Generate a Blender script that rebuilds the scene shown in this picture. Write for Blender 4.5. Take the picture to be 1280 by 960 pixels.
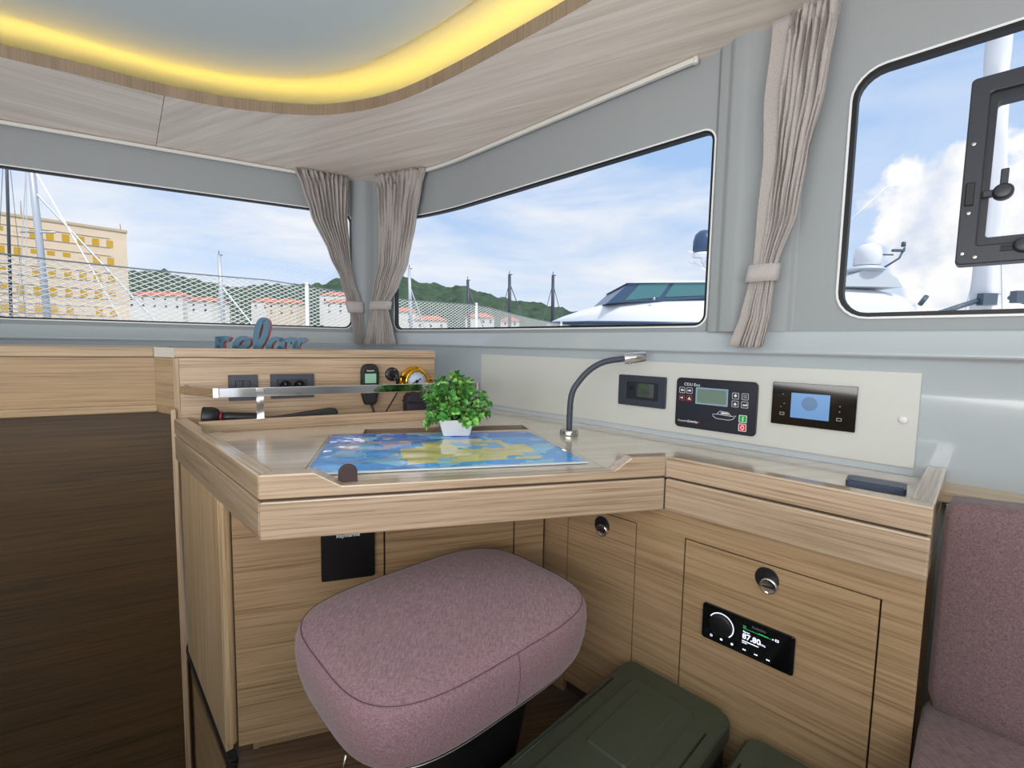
import bpy, bmesh, math, random
from math import sin, cos, radians as R, pi
from mathutils import Vector, Matrix, geometry, noise

for o in list(bpy.data.objects):
    bpy.data.objects.remove(o)
SC = bpy.context.scene
COL = SC.collection
random.seed(7)

def lin(r, g, b):
    f = lambda c: (c / 255 / 12.92) if c / 255 <= .04045 else ((c / 255 + .055) / 1.055) ** 2.4
    return (f(r), f(g), f(b), 1)

# ------------------------------------------------------------------ camera
PITCH, ROLL = R(4.84), R(1.03)
fw = Vector((0, cos(PITCH), -sin(PITCH))); rt = Vector((1, 0, 0)); up = rt.cross(fw)
sx = rt * cos(ROLL) + up * sin(ROLL); sy = -rt * sin(ROLL) + up * cos(ROLL)
cam = bpy.data.cameras.new('camera'); cam.sensor_width = 36; cam.lens = 590 / 1280 * 36
cam.clip_start = .02; cam.clip_end = 3000
camo = bpy.data.objects.new('camera', cam); COL.objects.link(camo)
camo.matrix_world = Matrix(((sx.x, sy.x, -fw.x, 0), (sx.y, sy.y, -fw.y, 0), (sx.z, sy.z, -fw.z, 1), (0, 0, 0, 1)))
SC.camera = camo

# ------------------------------------------------------------------ exposure, world, lights
SC.view_settings.view_transform = 'Standard'; SC.view_settings.look = 'None'
SC.view_settings.exposure = 0; SC.view_settings.gamma = 1; SC.view_settings.use_curve_mapping = False

W = bpy.data.worlds.new('sky'); SC.world = W; W.use_nodes = True
nt = W.node_tree; N = nt.nodes; L = nt.links; N.clear()
def nn(t, **k):
    n = N.new(t)
    for a, b in k.items(): setattr(n, a, b)
    return n
def ramp(n, stops):
    cr = n.color_ramp
    while len(cr.elements) < len(stops): cr.elements.new(.5)
    for e, (p, c) in zip(cr.elements, stops): e.position = p; e.color = c
wout = nn('ShaderNodeOutputWorld'); bg = nn('ShaderNodeBackground'); bg.inputs[1].default_value = 1.0
tc = nn('ShaderNodeTexCoord'); sep = nn('ShaderNodeSeparateXYZ'); L.new(tc.outputs['Generated'], sep.inputs[0])
elev = nn('ShaderNodeValToRGB')
ramp(elev, [(0.0, lin(228, 238, 250)), (.12, lin(202, 223, 250)), (.3, lin(172, 205, 247)), (.6, lin(150, 188, 238)), (1, lin(140, 180, 235))])
L.new(sep.outputs[2], elev.inputs[0])
mp = nn('ShaderNodeMapping'); mp.inputs['Scale'].default_value = (1.6, 1.6, 6.5); mp.inputs['Location'].default_value = (3.1, .4, 1.2)
mp.inputs['Rotation'].default_value = (R(8), R(-6), 0)
L.new(tc.outputs['Generated'], mp.inputs[0])
nz = nn('ShaderNodeTexNoise'); nz.inputs['Scale'].default_value = 1.7; nz.inputs['Detail'].default_value = 7; nz.inputs['Roughness'].default_value = .55; nz.inputs['Distortion'].default_value = .35
L.new(mp.outputs[0], nz.inputs['Vector'])
cr = nn('ShaderNodeValToRGB'); ramp(cr, [(.36, (0, 0, 0, 1)), (.64, (1, 1, 1, 1))]); L.new(nz.outputs['Fac'], cr.inputs[0])
dirc = Vector((.695, .702, .145)).normalized()
sub = nn('ShaderNodeVectorMath', operation='DISTANCE'); L.new(tc.outputs['Generated'], sub.inputs[0]); sub.inputs[1].default_value = dirc
clr = nn('ShaderNodeMapRange'); L.new(sub.outputs['Value'], clr.inputs[0]); clr.inputs[1].default_value = .18; clr.inputs[2].default_value = .46; clr.inputs[3].default_value = .25
mf = nn('ShaderNodeMath', operation='MULTIPLY'); L.new(cr.outputs[0], mf.inputs[0]); L.new(clr.outputs[0], mf.inputs[1])
mx = nn('ShaderNodeMix', data_type='RGBA'); L.new(mf.outputs[0], mx.inputs[0]); L.new(elev.outputs[0], mx.inputs[6]); mx.inputs[7].default_value = lin(243, 246, 252)
# one towering cumulus to starboard: a noisy blob around a direction
n2 = nn('ShaderNodeTexNoise'); n2.inputs['Scale'].default_value = 9; n2.inputs['Detail'].default_value = 6; L.new(tc.outputs['Generated'], n2.inputs['Vector'])
ma = nn('ShaderNodeMath', operation='MULTIPLY_ADD'); L.new(n2.outputs['Fac'], ma.inputs[0]); ma.inputs[1].default_value = .32; L.new(sub.outputs['Value'], ma.inputs[2])
cr2 = nn('ShaderNodeValToRGB'); ramp(cr2, [(.300, (1, 1, 1, 1)), (.318, (0, 0, 0, 1))]); L.new(ma.outputs[0], cr2.inputs[0])
n3 = nn('ShaderNodeTexNoise'); n3.inputs['Scale'].default_value = 14; n3.inputs['Detail'].default_value = 5; L.new(tc.outputs['Generated'], n3.inputs['Vector'])
cr3 = nn('ShaderNodeValToRGB'); ramp(cr3, [(.34, lin(220, 229, 245)), (.52, lin(255, 255, 255))]); L.new(n3.outputs['Fac'], cr3.inputs[0])
mx2 = nn('ShaderNodeMix', data_type='RGBA'); L.new(cr2.outputs[0], mx2.inputs[0]); L.new(mx.outputs[2], mx2.inputs[6]); L.new(cr3.outputs[0], mx2.inputs[7])
L.new(mx2.outputs[2], bg.inputs[0]); L.new(bg.outputs[0], wout.inputs[0])

def area(name, loc, target, w, h, power, color=(1, 1, 1)):
    l = bpy.data.lights.new(name, 'AREA'); l.shape = 'RECTANGLE'; l.size = w; l.size_y = h; l.energy = power; l.color = color
    o = bpy.data.objects.new(name, l); COL.objects.link(o); o.location = loc
    o.rotation_euler = (Vector(target) - Vector(loc)).to_track_quat('-Z', 'Y').to_euler()
    return o
sun = bpy.data.lights.new('sun', 'SUN'); sun.energy = 2.4; sun.angle = R(8); sun.color = (1, .96, .9)
suno = bpy.data.objects.new('sun', sun); COL.objects.link(suno); suno.rotation_euler = (R(40), 0, R(32))
area('fill_overhead', (.3, -1.0, 1.93), (.25, -.6, .2), 2.4, 1.3, 35, (1, .97, .93))  # added fill from overhead behind the camera, not a known cabin lamp
area('fill_upward', (-.65, -.62, 1.02), (-.55, .10, 2.2), 2.2, 1.1, 50, (1, .97, .94))  # added upward fill to brighten soffit and ceiling, no such lamp known
area('fill_aft', (.5, -2.45, 1.15), (.2, 1.5, 1.05), 3.0, 1.3, 4, (.96, .98, 1))  # added weak fill from aft, stands in for daylight from behind

# ------------------------------------------------------------------ mesh helpers
WM = {}
def FM(o, az, s=0, z=0, d=0):
    """frame on a vertical plane: x = to the right seen from the cabin, y = up, z = out into the cabin"""
    e = Vector((sin(R(az)), cos(R(az)), 0)); n = Vector((cos(R(az)), -sin(R(az)), 0))
    p = Vector((o[0], o[1], 0)) + e * s + n * d
    return Matrix(((e.x, 0, n.x, p.x), (e.y, 0, n.y, p.y), (0, 1, 0, z), (0, 0, 0, 1)))
def TM(x=0, y=0, z=0): return Matrix.Translation((x, y, z))
I4 = Matrix.Identity(4)
def rrect(x0, x1, y0, y1, r, n=5):
    r = max(1e-5, min(r, abs(x1 - x0) / 2 - 1e-5, abs(y1 - y0) / 2 - 1e-5)); P = []
    for cx, cy, a0 in ((x1 - r, y1 - r, 0), (x0 + r, y1 - r, 90), (x0 + r, y0 + r, 180), (x1 - r, y0 + r, 270)):
        for k in range(n + 1):
            a = R(a0 + 90 * k / n); P.append((cx + r * cos(a), cy + r * sin(a)))
    return P
def circ(cx, cy, r, n=20, a0=0, a1=360):
    m = n if a1 - a0 >= 360 else n + 1
    return [(cx + r * cos(R(a0 + (a1 - a0) * k / n)), cy + r * sin(R(a0 + (a1 - a0) * k / n))) for k in range(m)]
class MB:
    def __init__(s): s.bm = bmesh.new(); s.sm = False
    def f(s, vs, smooth=None):
        try:
            f = s.bm.faces.new(vs); f.smooth = s.sm if smooth is None else smooth
        except ValueError: pass
    def v(s, p): return s.bm.verts.new(p)
    def box(s, M, x0, x1, y0, y1, z0, z1):
        return s.prism(M, [(x0, y0), (x1, y0), (x1, y1), (x0, y1)], z0, z1)
    def prism(s, M, pts, z0, z1, pts2=None, side_smooth=False):
        pts2 = pts2 or pts
        a = [s.v(M @ Vector((x, y, z0))) for x, y in pts]; b = [s.v(M @ Vector((x, y, z1))) for x, y in pts2]
        s.f(a[::-1]); s.f(b); n = len(pts)
        for i in range(n): s.f([a[i], a[(i + 1) % n], b[(i + 1) % n], b[i]], side_smooth)
        return s
    def ring(s, M, po, pi_, z0, z1):
        n = len(po); V = [[s.v(M @ Vector((x, y, z))) for x, y in P] for P, z in ((po, z0), (po, z1), (pi_, z1), (pi_, z0))]
        for k in range(4):
            A, B = V[k], V[(k + 1) % 4]
            for i in range(n): s.f([A[i], A[(i + 1) % n], B[(i + 1) % n], B[i]])
        return s
    def grid(s, G, close_u=False, close_v=False, smooth=True):
        V = [[s.v(p) for p in row] for row in G]; nu, nv = len(V), len(V[0])
        for i in range(nu if close_u else nu - 1):
            for j in range(nv if close_v else nv - 1):
                s.f([V[i][j], V[(i + 1) % nu][j], V[(i + 1) % nu][(j + 1) % nv], V[i][(j + 1) % nv]], smooth)
        return V
    def tube(s, pts, r, n=8, closed=False, caps=True, flat=None):
        P = [Vector(p) for p in pts]; m = len(P); rr = r if isinstance(r, (list, tuple)) else [r] * m
        G = []; up_ = None
        for i in range(m):
            if closed: t = P[(i + 1) % m] - P[i - 1]
            else: t = P[min(i + 1, m - 1)] - P[max(i - 1, 0)]
            t.normalize()
            if up_ is None:
                up_ = Vector((0, 0, 1)) if abs(t.z) < .9 else Vector((1, 0, 0))
            a = t.cross(up_).normalized(); b = a.cross(t).normalized(); up_ = b
            G.append([P[i] + (a * cos(2 * pi * k / n) + b * sin(2 * pi * k / n) * (flat or 1)) * rr[i] for k in range(n)])
        V = s.grid(G, close_u=closed, close_v=True, smooth=n > 4)
        if caps and not closed: s.f(V[0][::-1], False); s.f(V[-1], False)
        return s
    def lathe(s, M, prof, n=24, smooth=True, a0=0, a1=360):
        full = a1 - a0 >= 360; m = n if full else n + 1
        G = [[M @ Vector((r * cos(R(a0 + (a1 - a0) * k / n)), r * sin(R(a0 + (a1 - a0) * k / n)), z)) for k in range(m)] for r, z in prof]
        V = s.grid(G, close_v=full, smooth=smooth)
        if full:
            if prof[0][0] > 1e-4: s.f(V[0][::-1], False)
            if prof[-1][0] > 1e-4: s.f(V[-1], False)
        return s
    def plan(s, pts, z0, z1, holes=()):
        """plan polygon with holes between two heights"""
        loops = [[Vector((x, y, 0)) for x, y in pts]] + [[Vector((x, y, 0)) for x, y in h] for h in holes]
        tris = geometry.tessellate_polygon(loops); flat = [p for l in loops for p in l]
        A = [s.v((p.x, p.y, z0)) for p in flat]; B = [s.v((p.x, p.y, z1)) for p in flat]
        for t in tris: s.f([B[i] for i in t]); s.f([A[i] for i in reversed(t)])
        k = 0
        for l in loops:
            for i in range(len(l)):
                a, b = k + i, k + (i + 1) % len(l); s.f([A[a], A[b], B[b], B[a]])
            k += len(l)
        return s
    def build(s, name, mat, parent=None, bevel=0, seg=2, tag=None, origin=None, recalc=True, **kw):
        bm = s.bm
        if recalc: bmesh.ops.recalc_face_normals(bm, faces=bm.faces)
        if parent is not None: M = WM[parent]
        else:
            if origin is None:
                c = [v.co for v in bm.verts]
                origin = ((min(p.x for p in c) + max(p.x for p in c)) / 2, (min(p.y for p in c) + max(p.y for p in c)) / 2, min(p.z for p in c))
            M = origin if isinstance(origin, Matrix) else Matrix.Translation(origin)
        bm.transform(M.inverted())
        me = bpy.data.meshes.new(name); bm.to_mesh(me); bm.free()
        o = bpy.data.objects.new(name, me); COL.objects.link(o)
        if parent is not None: o.parent = parent
        else: o.matrix_world = M
        WM[o] = M.copy(); me.materials.append(mat)
        if bevel:
            b = o.modifiers.new('bevel', 'BEVEL'); b.width = bevel; b.segments = seg; b.limit_method = 'ANGLE'; b.angle_limit = R(50)
        if tag: settag(o, *tag)
        for k, v in kw.items(): o[k] = v
        return o
def settag(o, label, cat=None, group=None):
    o['label'] = label
    if cat: o['category'] = cat
    if group: o['group'] = group
def thing(name, loc, label, cat, group=None, M=None):
    o = bpy.data.objects.new(name, None); COL.objects.link(o); o.empty_display_size = .05
    M = M if M is not None else Matrix.Translation(loc); o.matrix_world = M; WM[o] = M.copy()
    settag(o, label, cat, group); return o
def struct(mb, name, mat, **k):
    o = mb.build(name, mat, **k)
    if 'parent' not in k or k['parent'] is None: o['kind'] = 'structure'
    return o
def text(s, size, M, mat, parent, name='lettering', align='LEFT', depth=.0004, sxx=1.0, bold=0):
    cu = bpy.data.curves.new('t', 'FONT'); cu.body = s; cu.size = size; cu.align_x = align; cu.extrude = depth; cu.offset = bold; cu.resolution_u = 3
    ob = bpy.data.objects.new('t', cu); COL.objects.link(ob)
    dg = bpy.context.evaluated_depsgraph_get(); me = bpy.data.meshes.new_from_object(ob.evaluated_get(dg)); bpy.data.objects.remove(ob)
    me.name = name; me.transform(Matrix.Diagonal((sxx, 1, 1, 1))); me.transform(WM[parent].inverted() @ M)
    me.materials.clear(); me.materials.append(mat)
    o = bpy.data.objects.new(name, me); COL.objects.link(o); o.parent = parent; WM[o] = WM[parent].copy(); return o

# ------------------------------------------------------------------ materials
MAT = {}
def mat(name, col, rough=.5, metal=0, coat=0, coatr=.05, spec=.5, emis=None, estr=0, bump=0, bscale=200, var=0, vscale=20, trans=0):
    if name in MAT: return MAT[name]
    m = bpy.data.materials.new(name); m.use_nodes = True; t = m.node_tree; b = t.nodes['Principled BSDF']
    b.inputs['Base Color'].default_value = col; b.inputs['Roughness'].default_value = rough; b.inputs['Metallic'].default_value = metal
    b.inputs['Coat Weight'].default_value = coat; b.inputs['Coat Roughness'].default_value = coatr; b.inputs['Specular IOR Level'].default_value = spec
    if emis: b.inputs['Emission Color'].default_value = emis; b.inputs['Emission Strength'].default_value = estr
    if var or bump:
        g = t.nodes.new('ShaderNodeTexCoord')
        if var:
            n = t.nodes.new('ShaderNodeTexNoise'); n.inputs['Scale'].default_value = vscale; n.inputs['Detail'].default_value = 4; t.links.new(g.outputs['Object'], n.inputs['Vector'])
            r = t.nodes.new('ShaderNodeValToRGB'); ramp(r, [(.3, tuple(c * (1 - var) for c in col[:3]) + (1,)), (.7, tuple(min(1, c * (1 + var)) for c in col[:3]) + (1,))])
            t.links.new(n.outputs['Fac'], r.inputs[0]); t.links.new(r.outputs[0], b.inputs['Base Color'])
        if bump:
            n = t.nodes.new('ShaderNodeTexNoise'); n.inputs['Scale'].default_value = bscale; n.inputs['Detail'].default_value = 3; t.links.new(g.outputs['Object'], n.inputs['Vector'])
            bp = t.nodes.new('ShaderNodeBump'); bp.inputs['Strength'].default_value = bump; bp.inputs['Distance'].default_value = .002
            t.links.new(n.outputs['Fac'], bp.inputs['Height']); t.links.new(bp.outputs[0], b.inputs['Normal'])
    MAT[name] = m; return m
def wood(az, light=(204, 177, 148), dark=(152, 122, 95), rough=.42, key='oak', coat=0):
    """oak veneer whose grain runs along the horizontal direction az (az = None: upright grain)"""
    nm = '%s_grain_%s' % (key, az)
    if nm in MAT: return MAT[nm]
    m = bpy.data.materials.new(nm); m.use_nodes = True; t = m.node_tree; b = t.nodes['Principled BSDF']
    b.inputs['Roughness'].default_value = rough; b.inputs['Coat Weight'].default_value = coat; b.inputs['Coat Roughness'].default_value = .10; b.inputs['Coat IOR'].default_value = 1.8
    g = t.nodes.new('ShaderNodeNewGeometry')
    if az is None: e, p, q = (0, 0, 1), (1, 0, 0), (0, 1, 0)
    else: e, p, q = (sin(R(az)), cos(R(az)), 0), (cos(R(az)), -sin(R(az)), 0), (0, 0, 1)
    cmb = t.nodes.new('ShaderNodeCombineXYZ')
    for i, d in enumerate((e, p, q)):
        n = t.nodes.new('ShaderNodeVectorMath'); n.operation = 'DOT_PRODUCT'; t.links.new(g.outputs['Position'], n.inputs[0]); n.inputs[1].default_value = d
        t.links.new(n.outputs['Value'], cmb.inputs[i])
    def noi(scl, det, dist):
        mm = t.nodes.new('ShaderNodeVectorMath'); mm.operation = 'MULTIPLY'; t.links.new(cmb.outputs[0], mm.inputs[0]); mm.inputs[1].default_value = scl
        n = t.nodes.new('ShaderNodeTexNoise'); n.inputs['Scale'].default_value = 1; n.inputs['Detail'].default_value = det; n.inputs['Roughness'].default_value = .6; n.inputs['Distortion'].default_value = dist
        t.links.new(mm.outputs[0], n.inputs['Vector']); return n
    a = noi((3.2, 170, 170), 4, .25); c = noi((1.1, 22, 22), 3, .6)
    r1 = t.nodes.new('ShaderNodeValToRGB'); ramp(r1, [(.30, lin(*dark)), (.50, lin(*[(x * .78 + y * .22) for x, y in zip(light, dark)])), (.66, lin(*light))]); t.links.new(a.outputs['Fac'], r1.inputs[0])
    r2 = t.nodes.new('ShaderNodeValToRGB'); ramp(r2, [(.33, (.80, .79, .76, 1)), (.66, (1.0, 1.0, 1.0, 1))]); t.links.new(c.outputs['Fac'], r2.inputs[0])
    mu = t.nodes.new('ShaderNodeMix'); mu.data_type = 'RGBA'; mu.blend_type = 'MULTIPLY'; mu.inputs[0].default_value = 1
    t.links.new(r1.outputs[0], mu.inputs[6]); t.links.new(r2.outputs[0], mu.inputs[7]); t.links.new(mu.outputs[2], b.inputs['Base Color'])
    bp = t.nodes.new('ShaderNodeBump'); bp.inputs['Strength'].default_value = .12; bp.inputs['Distance'].default_value = .001; t.links.new(a.outputs['Fac'], bp.inputs['Height']); t.links.new(bp.outputs[0], b.inputs['Normal'])
    MAT[nm] = m; return m
def fabric(name, c1, c2, sc=420, bump=.5):
    if name in MAT: return MAT[name]
    m = bpy.data.materials.new(name); m.use_nodes = True; t = m.node_tree; b = t.nodes['Principled BSDF']
    b.inputs['Roughness'].default_value = .9; b.inputs['Specular IOR Level'].default_value = .15; b.inputs['Sheen Weight'].default_value = .25
    g = t.nodes.new('ShaderNodeTexCoord'); fac = None
    for scl in ((sc, sc * .06, sc * .3), (sc * .06, sc, sc * .3), (sc * .3, sc * .06, sc)):
        mm = t.nodes.new('ShaderNodeVectorMath'); mm.operation = 'MULTIPLY'; mm.inputs[1].default_value = scl; t.links.new(g.outputs['Object'], mm.inputs[0])
        n = t.nodes.new('ShaderNodeTexNoise'); n.inputs['Scale'].default_value = 1; n.inputs['Detail'].default_value = 2; t.links.new(mm.outputs[0], n.inputs['Vector'])
        if fac is None: fac = n.outputs['Fac']
        else:
            ad = t.nodes.new('ShaderNodeMath'); ad.operation = 'ADD'; t.links.new(fac, ad.inputs[0]); t.links.new(n.outputs['Fac'], ad.inputs[1]); fac = ad.outputs[0]
    dv = t.nodes.new('ShaderNodeMath'); dv.operation = 'DIVIDE'; dv.inputs[1].default_value = 3; t.links.new(fac, dv.inputs[0])
    r = t.nodes.new('ShaderNodeValToRGB'); ramp(r, [(.40, lin(*c2)), (.60, lin(*c1))]); t.links.new(dv.outputs[0], r.inputs[0]); t.links.new(r.outputs[0], b.inputs['Base Color'])
    bp = t.nodes.new('ShaderNodeBump'); bp.inputs['Strength'].default_value = bump; bp.inputs['Distance'].default_value = .001; t.links.new(dv.outputs[0], bp.inputs['Height']); t.links.new(bp.outputs[0], b.inputs['Normal'])
    MAT[name] = m; return m
def glassmat(name, tint=(1, 1, 1, 1), gl=.06):
    if name in MAT: return MAT[name]
    m = bpy.data.materials.new(name); m.use_nodes = True; t = m.node_tree; t.nodes.clear()
    o = t.nodes.new('ShaderNodeOutputMaterial'); a = t.nodes.new('ShaderNodeBsdfTransparent'); a.inputs[0].default_value = tint
    b = t.nodes.new('ShaderNodeBsdfGlossy'); b.inputs['Roughness'].default_value = .0; x = t.nodes.new('ShaderNodeMixShader'); x.inputs[0].default_value = gl
    t.links.new(a.outputs[0], x.inputs[1]); t.links.new(b.outputs[0], x.inputs[2]); t.links.new(x.outputs[0], o.inputs[0]); MAT[name] = m; return m

GEL = mat('glossy_gelcoat', lin(184, 193, 199), .12, coat=.6, coatr=.04)
LINER = mat('matt_wall_liner', lin(156, 162, 165), .55)
CEIL = mat('ceiling_vinyl', lin(192, 206, 212), .6)
PANELW = mat('satin_white_panel', lin(208, 210, 205), .4)
BLK = mat('black_plastic', lin(24, 25, 28), .4)
BLKG = mat('black_gloss', lin(8, 9, 12), .06, coat=.5)
RUB = mat('black_rubber_seal', lin(14, 14, 20), .5)
GRAPH = mat('graphite_plastic', lin(52, 58, 70), .45)
CHROME = mat('polished_chrome', lin(232, 232, 236), .07, 1)
STEEL = mat('satin_steel', lin(190, 188, 184), .25, 1)
BRASS = mat('polished_brass', lin(232, 178, 60), .14, 1)
WHT = mat('white_print', lin(235, 238, 242), .5)
MAUVE = fabric('mauve_weave', (162, 131, 138), (126, 98, 105), 900, .35)
CURT = fabric('curtain_cloth', (188, 181, 178), (166, 160, 157), 900, .2)
CURT2 = fabric('curtain_tieback_cloth', (196, 190, 188), (178, 172, 170), 900, .2)
TB = ((206, 183, 156), (152, 125, 99), .36, 'table_oak', .8)
WF, WS, WR, WE, WP, WV = wood(75.5, *TB), wood(-44.5, *TB), wood(135, *TB), wood(45, *TB), wood(62), wood(None)
WB = wood(71.6, (188, 158, 122), (140, 110, 76), .5, 'shaded_cabinet_oak'); WRC = wood(135, (188, 158, 122), (140, 110, 76), .5, 'shaded_cabinet_oak')  # the table's oak darkened: under-table shade put into the cabinet colour
PANE = glassmat('window_glass', (1, 1, 1, 1), .012)

# ================================================================== SETTING
CC = Vector((-.815, 2.6, 0)); B1 = Vector((-.407, 2.403, 0)); UB = .4531
eL = Vector((sin(R(62)), cos(R(62)), 0)); eB = (B1 - CC).normalized(); eR = Vector((sin(R(135)), cos(R(135)), 0))
RW = (.929, 1.067); U0 = UB + 1.889         # right wall: u = s + U0
def PU(u, d=0):
    """point on the cabin wall line (plan), u along it, d into the cabin"""
    def raw(u):
        if u < 0: return CC + eL * u
        if u < UB: return CC + eB * u
        return B1 + eR * (u - UB)
    def cur(u):
        a, b = .2, .72
        if a < u < b:
            t = (u - a) / (b - a); p, q = raw(a), raw(b)
            return p * (1 - t) ** 2 + B1 * 2 * t * (1 - t) + q * t * t
        return raw(u)
    p = cur(u); t = (cur(u + .004) - cur(u - .004))
    if abs(u) < .01: t = eL + eB
    t.normalize(); n = Vector((t.y, -t.x, 0))
    if abs(u) < .01: d = d / max(.3, n.dot(Vector((eB.y, -eB.x, 0))))
    return p + n * d
def rounded_hole(u0, u1, z0, z1, r):
    bot, top = {}, {}
    for k in range(7):
        a = R(15 * k); dx = r * (1 - cos(a)); dz = r * (1 - sin(a))
        for uu in (u0 + dx, u1 - dx): bot[round(uu, 5)] = z0 + dz; top[round(uu, 5)] = z1 - dz
    u = u0 + r
    while u < u1 - r: bot.setdefault(round(u, 5), z0); top.setdefault(round(u, 5), z1); u += .06
    return bot, top
def wall_with_windows(name, m, u0, u1, z0, z1, holes, th=.014):
    mb = MB(); us = {round(u0, 5), round(u1, 5)}; u = u0
    while u < u1: us.add(round(u, 5)); u += .12
    H = [rounded_hole(*h) for h in holes]
    for h, (b, t) in zip(holes, H):
        us = {x for x in us if not (h[0] - .001 < x < h[1] + .001)} | set(b)
    us = sorted(us)
    P = lambda u, z, d: (lambda p: (p.x, p.y, z))(PU(u, d))
    for a, b in zip(us, us[1:]):
        h = [i for i, q in enumerate(holes) if q[0] - .001 <= a and b <= q[1] + .001]
        spans = [((z0, z1), (z0, z1))]
        if h:
            bo, to = H[h[0]]; spans = [((z0, bo[a]), (z0, bo[b])), ((to[a], z1), (to[b], z1))]
            for dct in (bo, to):
                mb.f([mb.v(P(a, dct[a], 0)), mb.v(P(b, dct[b], 0)), mb.v(P(b, dct[b], -th)), mb.v(P(a, dct[a], -th))])
        for (a0, a1), (b0, b1) in spans:
            for d in (0, -th): mb.f([mb.v(P(a, a0, d)), mb.v(P(b, b0, d)), mb.v(P(b, b1, d)), mb.v(P(a, a1, d))])
    bmesh.ops.remove_doubles(mb.bm, verts=mb.bm.verts, dist=1e-5)
    return struct(mb, name, m)
def outline(u0, u1, z0, z1, r):
    b, t = rounded_hole(u0, u1, z0, z1, r)
    return [(u, b[u]) for u in sorted(b)] + [(u, t[u]) for u in sorted(t, reverse=True)]
def inset(pts, w):
    n = len(pts); out = []
    for i in range(n):
        a, b, c = Vector(pts[i - 1]), Vector(pts[i]), Vector(pts[(i + 1) % n])
        t = (c - a)
        if (b - a).length < 1e-6 or (c - b).length < 1e-6: t = c - a
        t.normalize(); out.append((b.x - t.y * w, b.y + t.x * w))
    return out
def wring(u0, u1, z0, z1, r, w, d0, d1):
    po = outline(u0, u1, z0, z1, r); pin = inset(po, w); mb = MB(); n = len(po)
    pt = lambda q, d: (lambda p: (p.x, p.y, q[1]))(PU(q[0], d))
    V = [[mb.v(pt(q, d)) for q in Pp] for Pp, d in ((po, d0), (po, d1), (pin, d1), (pin, d0))]
    for k in range(4):
        A, B = V[k], V[(k + 1) % 4]
        for i in range(n): mb.f([A[i], A[(i + 1) % n], B[(i + 1) % n], B[i]])
    return mb
def wpane(u0, u1, z0, z1, d):
    mb = MB(); n = max(2, int((u1 - u0) / .1)); P = lambda u, z: (lambda p: (p.x, p.y, z))(PU(u, d))
    G = [[P(u0 + (u1 - u0) * k / n, z) for z in (z0, z1)] for k in range(n + 1)]; mb.grid(G); return mb
win1 = (-1.47, -.062, 1.068, 1.672, .045); win2 = (.216, 1.843, 1.065, 1.632, .035); win3 = (2.170, 3.30, 1.080, 1.657, .062)
wall_with_windows('wall_left', LINER, -2.6, 0, 1.03, 1.90, [win1])
wall_with_windows('wall_right', LINER, 0, 4.05, 1.03, 1.90, [win2, win3])
for i, (w, fw_) in enumerate(((win1, .007), (win2, .007), (win3, .010))):
    o = struct(wring(*w, fw_, -.020, .004), 'window_%d' % (i + 1), RUB)
    wpane(w[0] + .003, w[1] - .003, w[2] + .003, w[3] - .003, -.012).build('pane', PANE, o)
    wring(w[0] - .005, w[1] + .005, w[2] - .005, w[3] + .005, w[4] + .005, .005, -.004, .0055).build('window_trim', mat('white_window_trim', lin(235, 238, 240), .3), o)
# opening hatch frame of the right window (hangs in the pane)
FR = lambda s=0, z=0, d=0: FM(RW, 135, s, z, d)
wo = [o for o in bpy.data.objects if o.name == 'window_3'][0]
HF = mat('dark_hatch_frame', lin(50, 52, 62), .38)
hp = [(.036, 1.186), (.60, 1.186), (.60, 1.560), (.036, 1.560)]
mb = MB(); mb.ring(FR(), rrect(.036, .62, 1.184, 1.562, .008), rrect(.066, .59, 1.222, 1.528, .006), -.028, .020)
hf = mb.build('hatch_frame', HF, wo, bevel=.003)
MB().ring(FR(), rrect(.058, .60, 1.214, 1.536, .006), rrect(.078, .58, 1.238, 1.512, .006), -.028, .008).build('inner_frame', mat('dark_hatch_inner_frame', lin(38, 40, 48), .4), hf)
mb = MB(); mb.box(FR(), .042, .056, 1.305, 1.352, .019, .026); mb.build('latch_plate', BLK, hf, bevel=.002)
mb = MB(); mb.box(FR(), .115, .36, 1.540, 1.558, .019, .025); mb.build('hinge_plate', BLK, hf, bevel=.002)
mb = MB()
for s, z in ((.05, 1.29), (.046, 1.207), (.066, 1.198), (.048, 1.43)): mb.lathe(FR(s, z, .020), [(.0045, 0), (.0045, .001), (.003, .0018), (.0005, .0018)], 12)
mb.build('screws', STEEL, hf)
for s, z, hz in ((.098, 1.325, .05), (.135, 1.215, .0)):
    mb = MB(); mb.lathe(FR(s, z, .004), [(.016, 0), (.016, .018), (.013, .024), (.001, .025)], 20)
    if hz: mb.box(FR(s, z, .004), -.030, .0, -.007, .007, .002, .016); mb.box(FR(s, z, .004), -.006, .006, .005, .045, .006, .018)
    else: mb.box(FR(s, z, .004), -.035, .0, -.012, .006, .002, .016)
    mb.build('latch_handle', HF, hf, bevel=.002)

# lower moulded walls: ledge, band, step (profile swept along the wall line)
def sweep_wall(name, u0, u1, prof, m):
    us = [u0]; u = u0
    while u < u1 - .1: u += .06; us.append(u)
    us.append(u1)
    if u0 < 0 < u1: us = sorted([x for x in us if abs(x) > .03] + [0])
    mb = MB(); mb.grid([[(lambda p: (p.x, p.y, z))(PU(u, d)) for d, z in prof] for u in us]); return struct(mb, name, m)
def rnd(cx, cz, r, a0, a1, n=5): return [(cx + r * cos(R(a0 + (a1 - a0) * k / n)), cz + r * sin(R(a0 + (a1 - a0) * k / n))) for k in range(n + 1)]
prof = [(-.04, 1.0475), (0, 1.0475)] + rnd(.006, 1.0405, .007, 90, 10) + [(.020, 1.0)] + rnd(.018, .992, .007, 15, -80) + [(.008, .984), (.004, .976), (.003, .9), (.002, .71), (.002, -.05)]
sweep_wall('trim_1', -2.6, 0, prof, GEL)
sweep_wall('trim_2', 0, 4.05, prof, GEL)
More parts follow.
